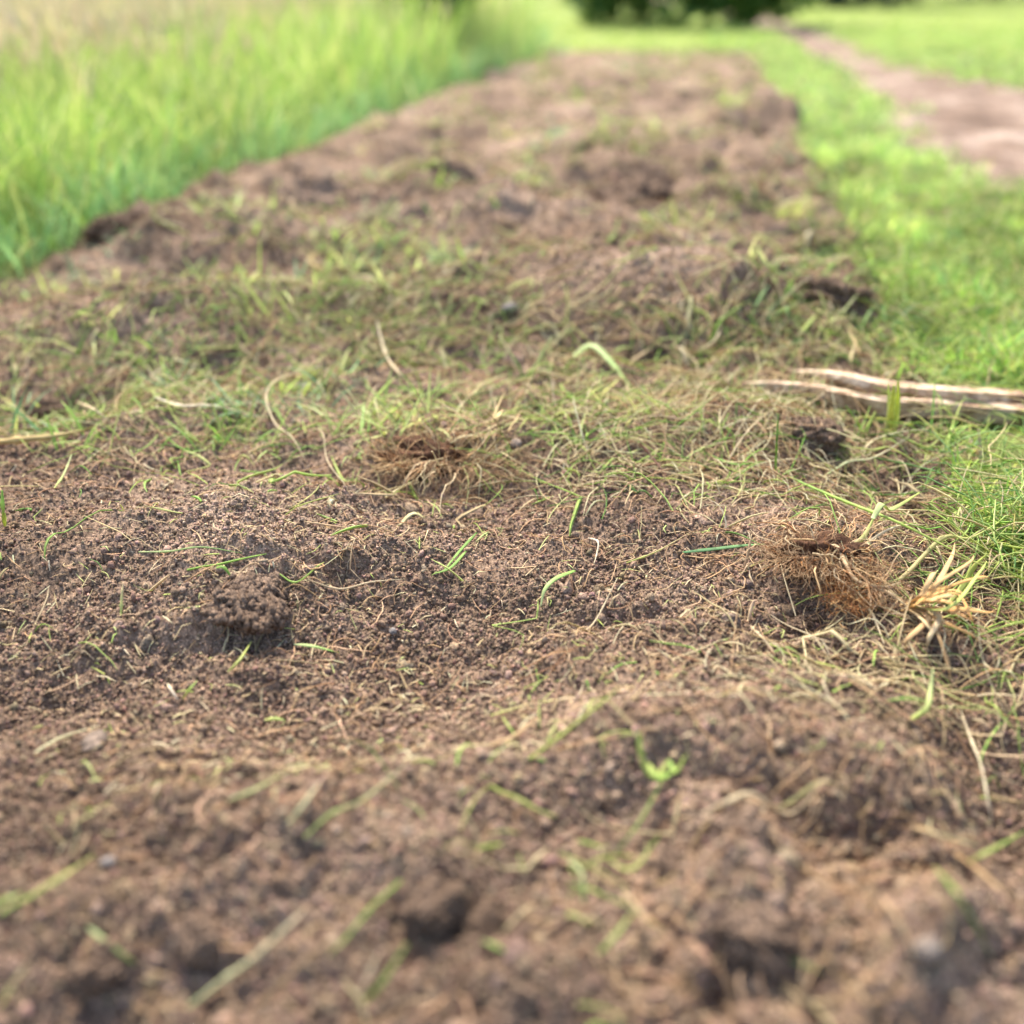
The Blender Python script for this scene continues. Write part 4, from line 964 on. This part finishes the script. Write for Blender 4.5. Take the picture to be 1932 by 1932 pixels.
# ------------------------------------------------------------------ clods and stones
def cover(v, rx, n, seed):
    """small crumbs stuck on a lump's surface (same mesh: they break away with it)"""
    rg = np.random.default_rng(seed)
    ov, of = octa()
    c = v[rg.integers(0, len(v), n)]
    sz = np.minimum((.0009 + .0022 * rg.random(n) ** 2) * (.6 + rx / .03), rx * .16)
    q = ov[None] * (1 + .35 * rg.normal(0, 1, (n, 6, 1)).clip(-1, 1)) * (.7 + .6 * rg.random((n, 1, 3)))
    a = rg.random(n) * 6.28; ca, sa = np.cos(a)[:, None], np.sin(a)[:, None]
    q = np.stack([q[:, :, 0] * ca - q[:, :, 1] * sa, q[:, :, 0] * sa + q[:, :, 1] * ca, q[:, :, 2]], 2)
    V = (q * sz[:, None, None] + c[:, None]).reshape(-1, 3)
    F = (of[None] + (np.arange(n) * 6)[:, None, None]).reshape(-1, 3)
    return V, F
def lump(name, cat, label, px, py, rx, ry, rz, mat, seed, rough=.18, crumb=.02, sink=.35, group=None):
    b = W(px, py)
    v, f = lump_geo((0, 0, rz * (1 - 2 * sink)), rx, ry, rz, seed, rough, 5 if rx > .008 else 3, crumb)
    if mat is M_CLOD:
        cv, cf = cover(v, rx, 1500 if rx > .02 else 500, seed)
        f = np.concatenate([f, cf + len(v)]); v = np.concatenate([v, cv])
    o = mesh_np(name, v, f, mat)
    o.location = b; o.rotation_euler = (0, 0, seed * 1.3)
    tag(o, label, cat, group)
CL = "clods of soil on the tilled strip"
lump("soil_clod", "clod", "low brown crumbly clod sitting at the foot of the left mound", 470, 1152, .036, .026, .012, M_CLOD, 101, .36, .012, .50, CL)
lump("soil_clod", "clod", "rounded tan clod in the middle of the nearest soil", 830, 1712, .016, .013, .012, M_CLOD, 102, .4, .025, .58, CL)
lump("soil_clod", "clod", "small round clod right of the rounded tan clod on the nearest soil", 915, 1745, .010, .010, .009, M_CLOD, 103, .4, .025, .58, CL)
lump("soil_clod", "clod", "dark crumbly clod on the straw in front of the wood battens", 1540, 838, .028, .020, .012, M_CLOD, 104, .5, .025, .42, CL)
lump("soil_clod", "clod", "crumbly clod beside the pinkish upright stick", 1500, 1190, .013, .011, .012, M_CLOD, 105, .4, .025, .58, CL)
lump("soil_clod", "clod", "large clod lying blurred on the nearest soil below the green bent blade", 1420, 1760, .019, .015, .013, M_CLOD, 106, .4, .025, .58, CL)
lump("soil_clod", "clod", "broad clod at the nearest soil between the long grey stalk and the corner", 200, 1830, .014, .011, .010, M_CLOD, 107, .4, .025, .58, CL)
lump("soil_clod", "clod", "clod on the nearest soil right under the long grey stalk's end", 370, 1770, .012, .010, .010, M_CLOD, 108, .4, .025, .58, CL)
lump("soil_clod", "clod", "dark clod standing tall at the strip's edge beside the green verge", 1440, 262, .065, .06, 0.0455, M_CLOD, 109, .5, .025, .56, CL)
lump("soil_clod", "clod", "dark broad clod on the farther mound in the strip's middle", 1200, 345, .11, .07, 0.0315, M_CLOD, 110, .5, .025, .56, CL)
lump("soil_clod", "clod", "dark clod at the lawn's edge far behind the wood battens", 1560, 560, .045, .035, 0.0245, M_CLOD, 111, .5, .025, .56, CL)
lump("soil_clod", "clod", "dark clod at the meadow's foot", 232, 478, .05, .035, 0.0210, M_CLOD, 112, .5, .025, .56, CL)
lump("soil_clod", "clod", "dark clod at the frame edge among green clippings", 85, 775, .028, .02, 0.0126, M_CLOD, 113, .5, .025, .56, CL)
lump("soil_clod", "clod", "low dark clod behind the frame-edge clod and left of the whitish straw", 205, 775, .024, .018, 0.0098, M_CLOD, 114, .5, .025, .56, CL)
lump("soil_clod", "clod", "crumbly clod left of the large blurred near one", 1270, 1640, .012, .012, .012, M_CLOD, 115, .4, .025, .58, CL)
lump("soil_clod", "clod", "crumbly clod beneath the two crossed tan stalks", 1400, 1580, .014, .012, .011, M_CLOD, 116, .4, .025, .58, CL)
lump("stone", "stone", "rounded pale grey stone stuck in the near slope beside the brown stick", 1755, 1765, .0065, .006, .006, M_STONE, 121, .15, .01, .4)
lump("stone", "stone", "small pale angular stone beside the dry root clump", 974, 858, .0075, .006, .006, M_STONE, 122, .22, 0, .2)
lump("stone", "stone", "dull grey stone half buried beside the hooked root", 575, 722, .010, .007, .005, M_GREYSTONE, 123, .15, 0, .3)
lump("stone", "stone", "blue-grey stone lying blurred at the foot of the big mound", 962, 572, .013, .010, .006, M_GREYSTONE, 124, .15, 0, .3)
lump("stone", "stone", "small grey pebble on the smooth soil near the hollow", 742, 1197, .0036, .003, .003, M_GREYSTONE, 125, .12, 0, .2)
lump("stone", "stone", "tiny bluish pebble among the foreground soil", 205, 1632, .0046, .0035, .003, M_GREYSTONE, 126, .12, 0, .2)
lump("stone", "stone", "flat pale pinkish stone pressed into the hollow at the left", 178, 1400, .011, .008, .004, M_STONE, 127, .15, 0, .4)
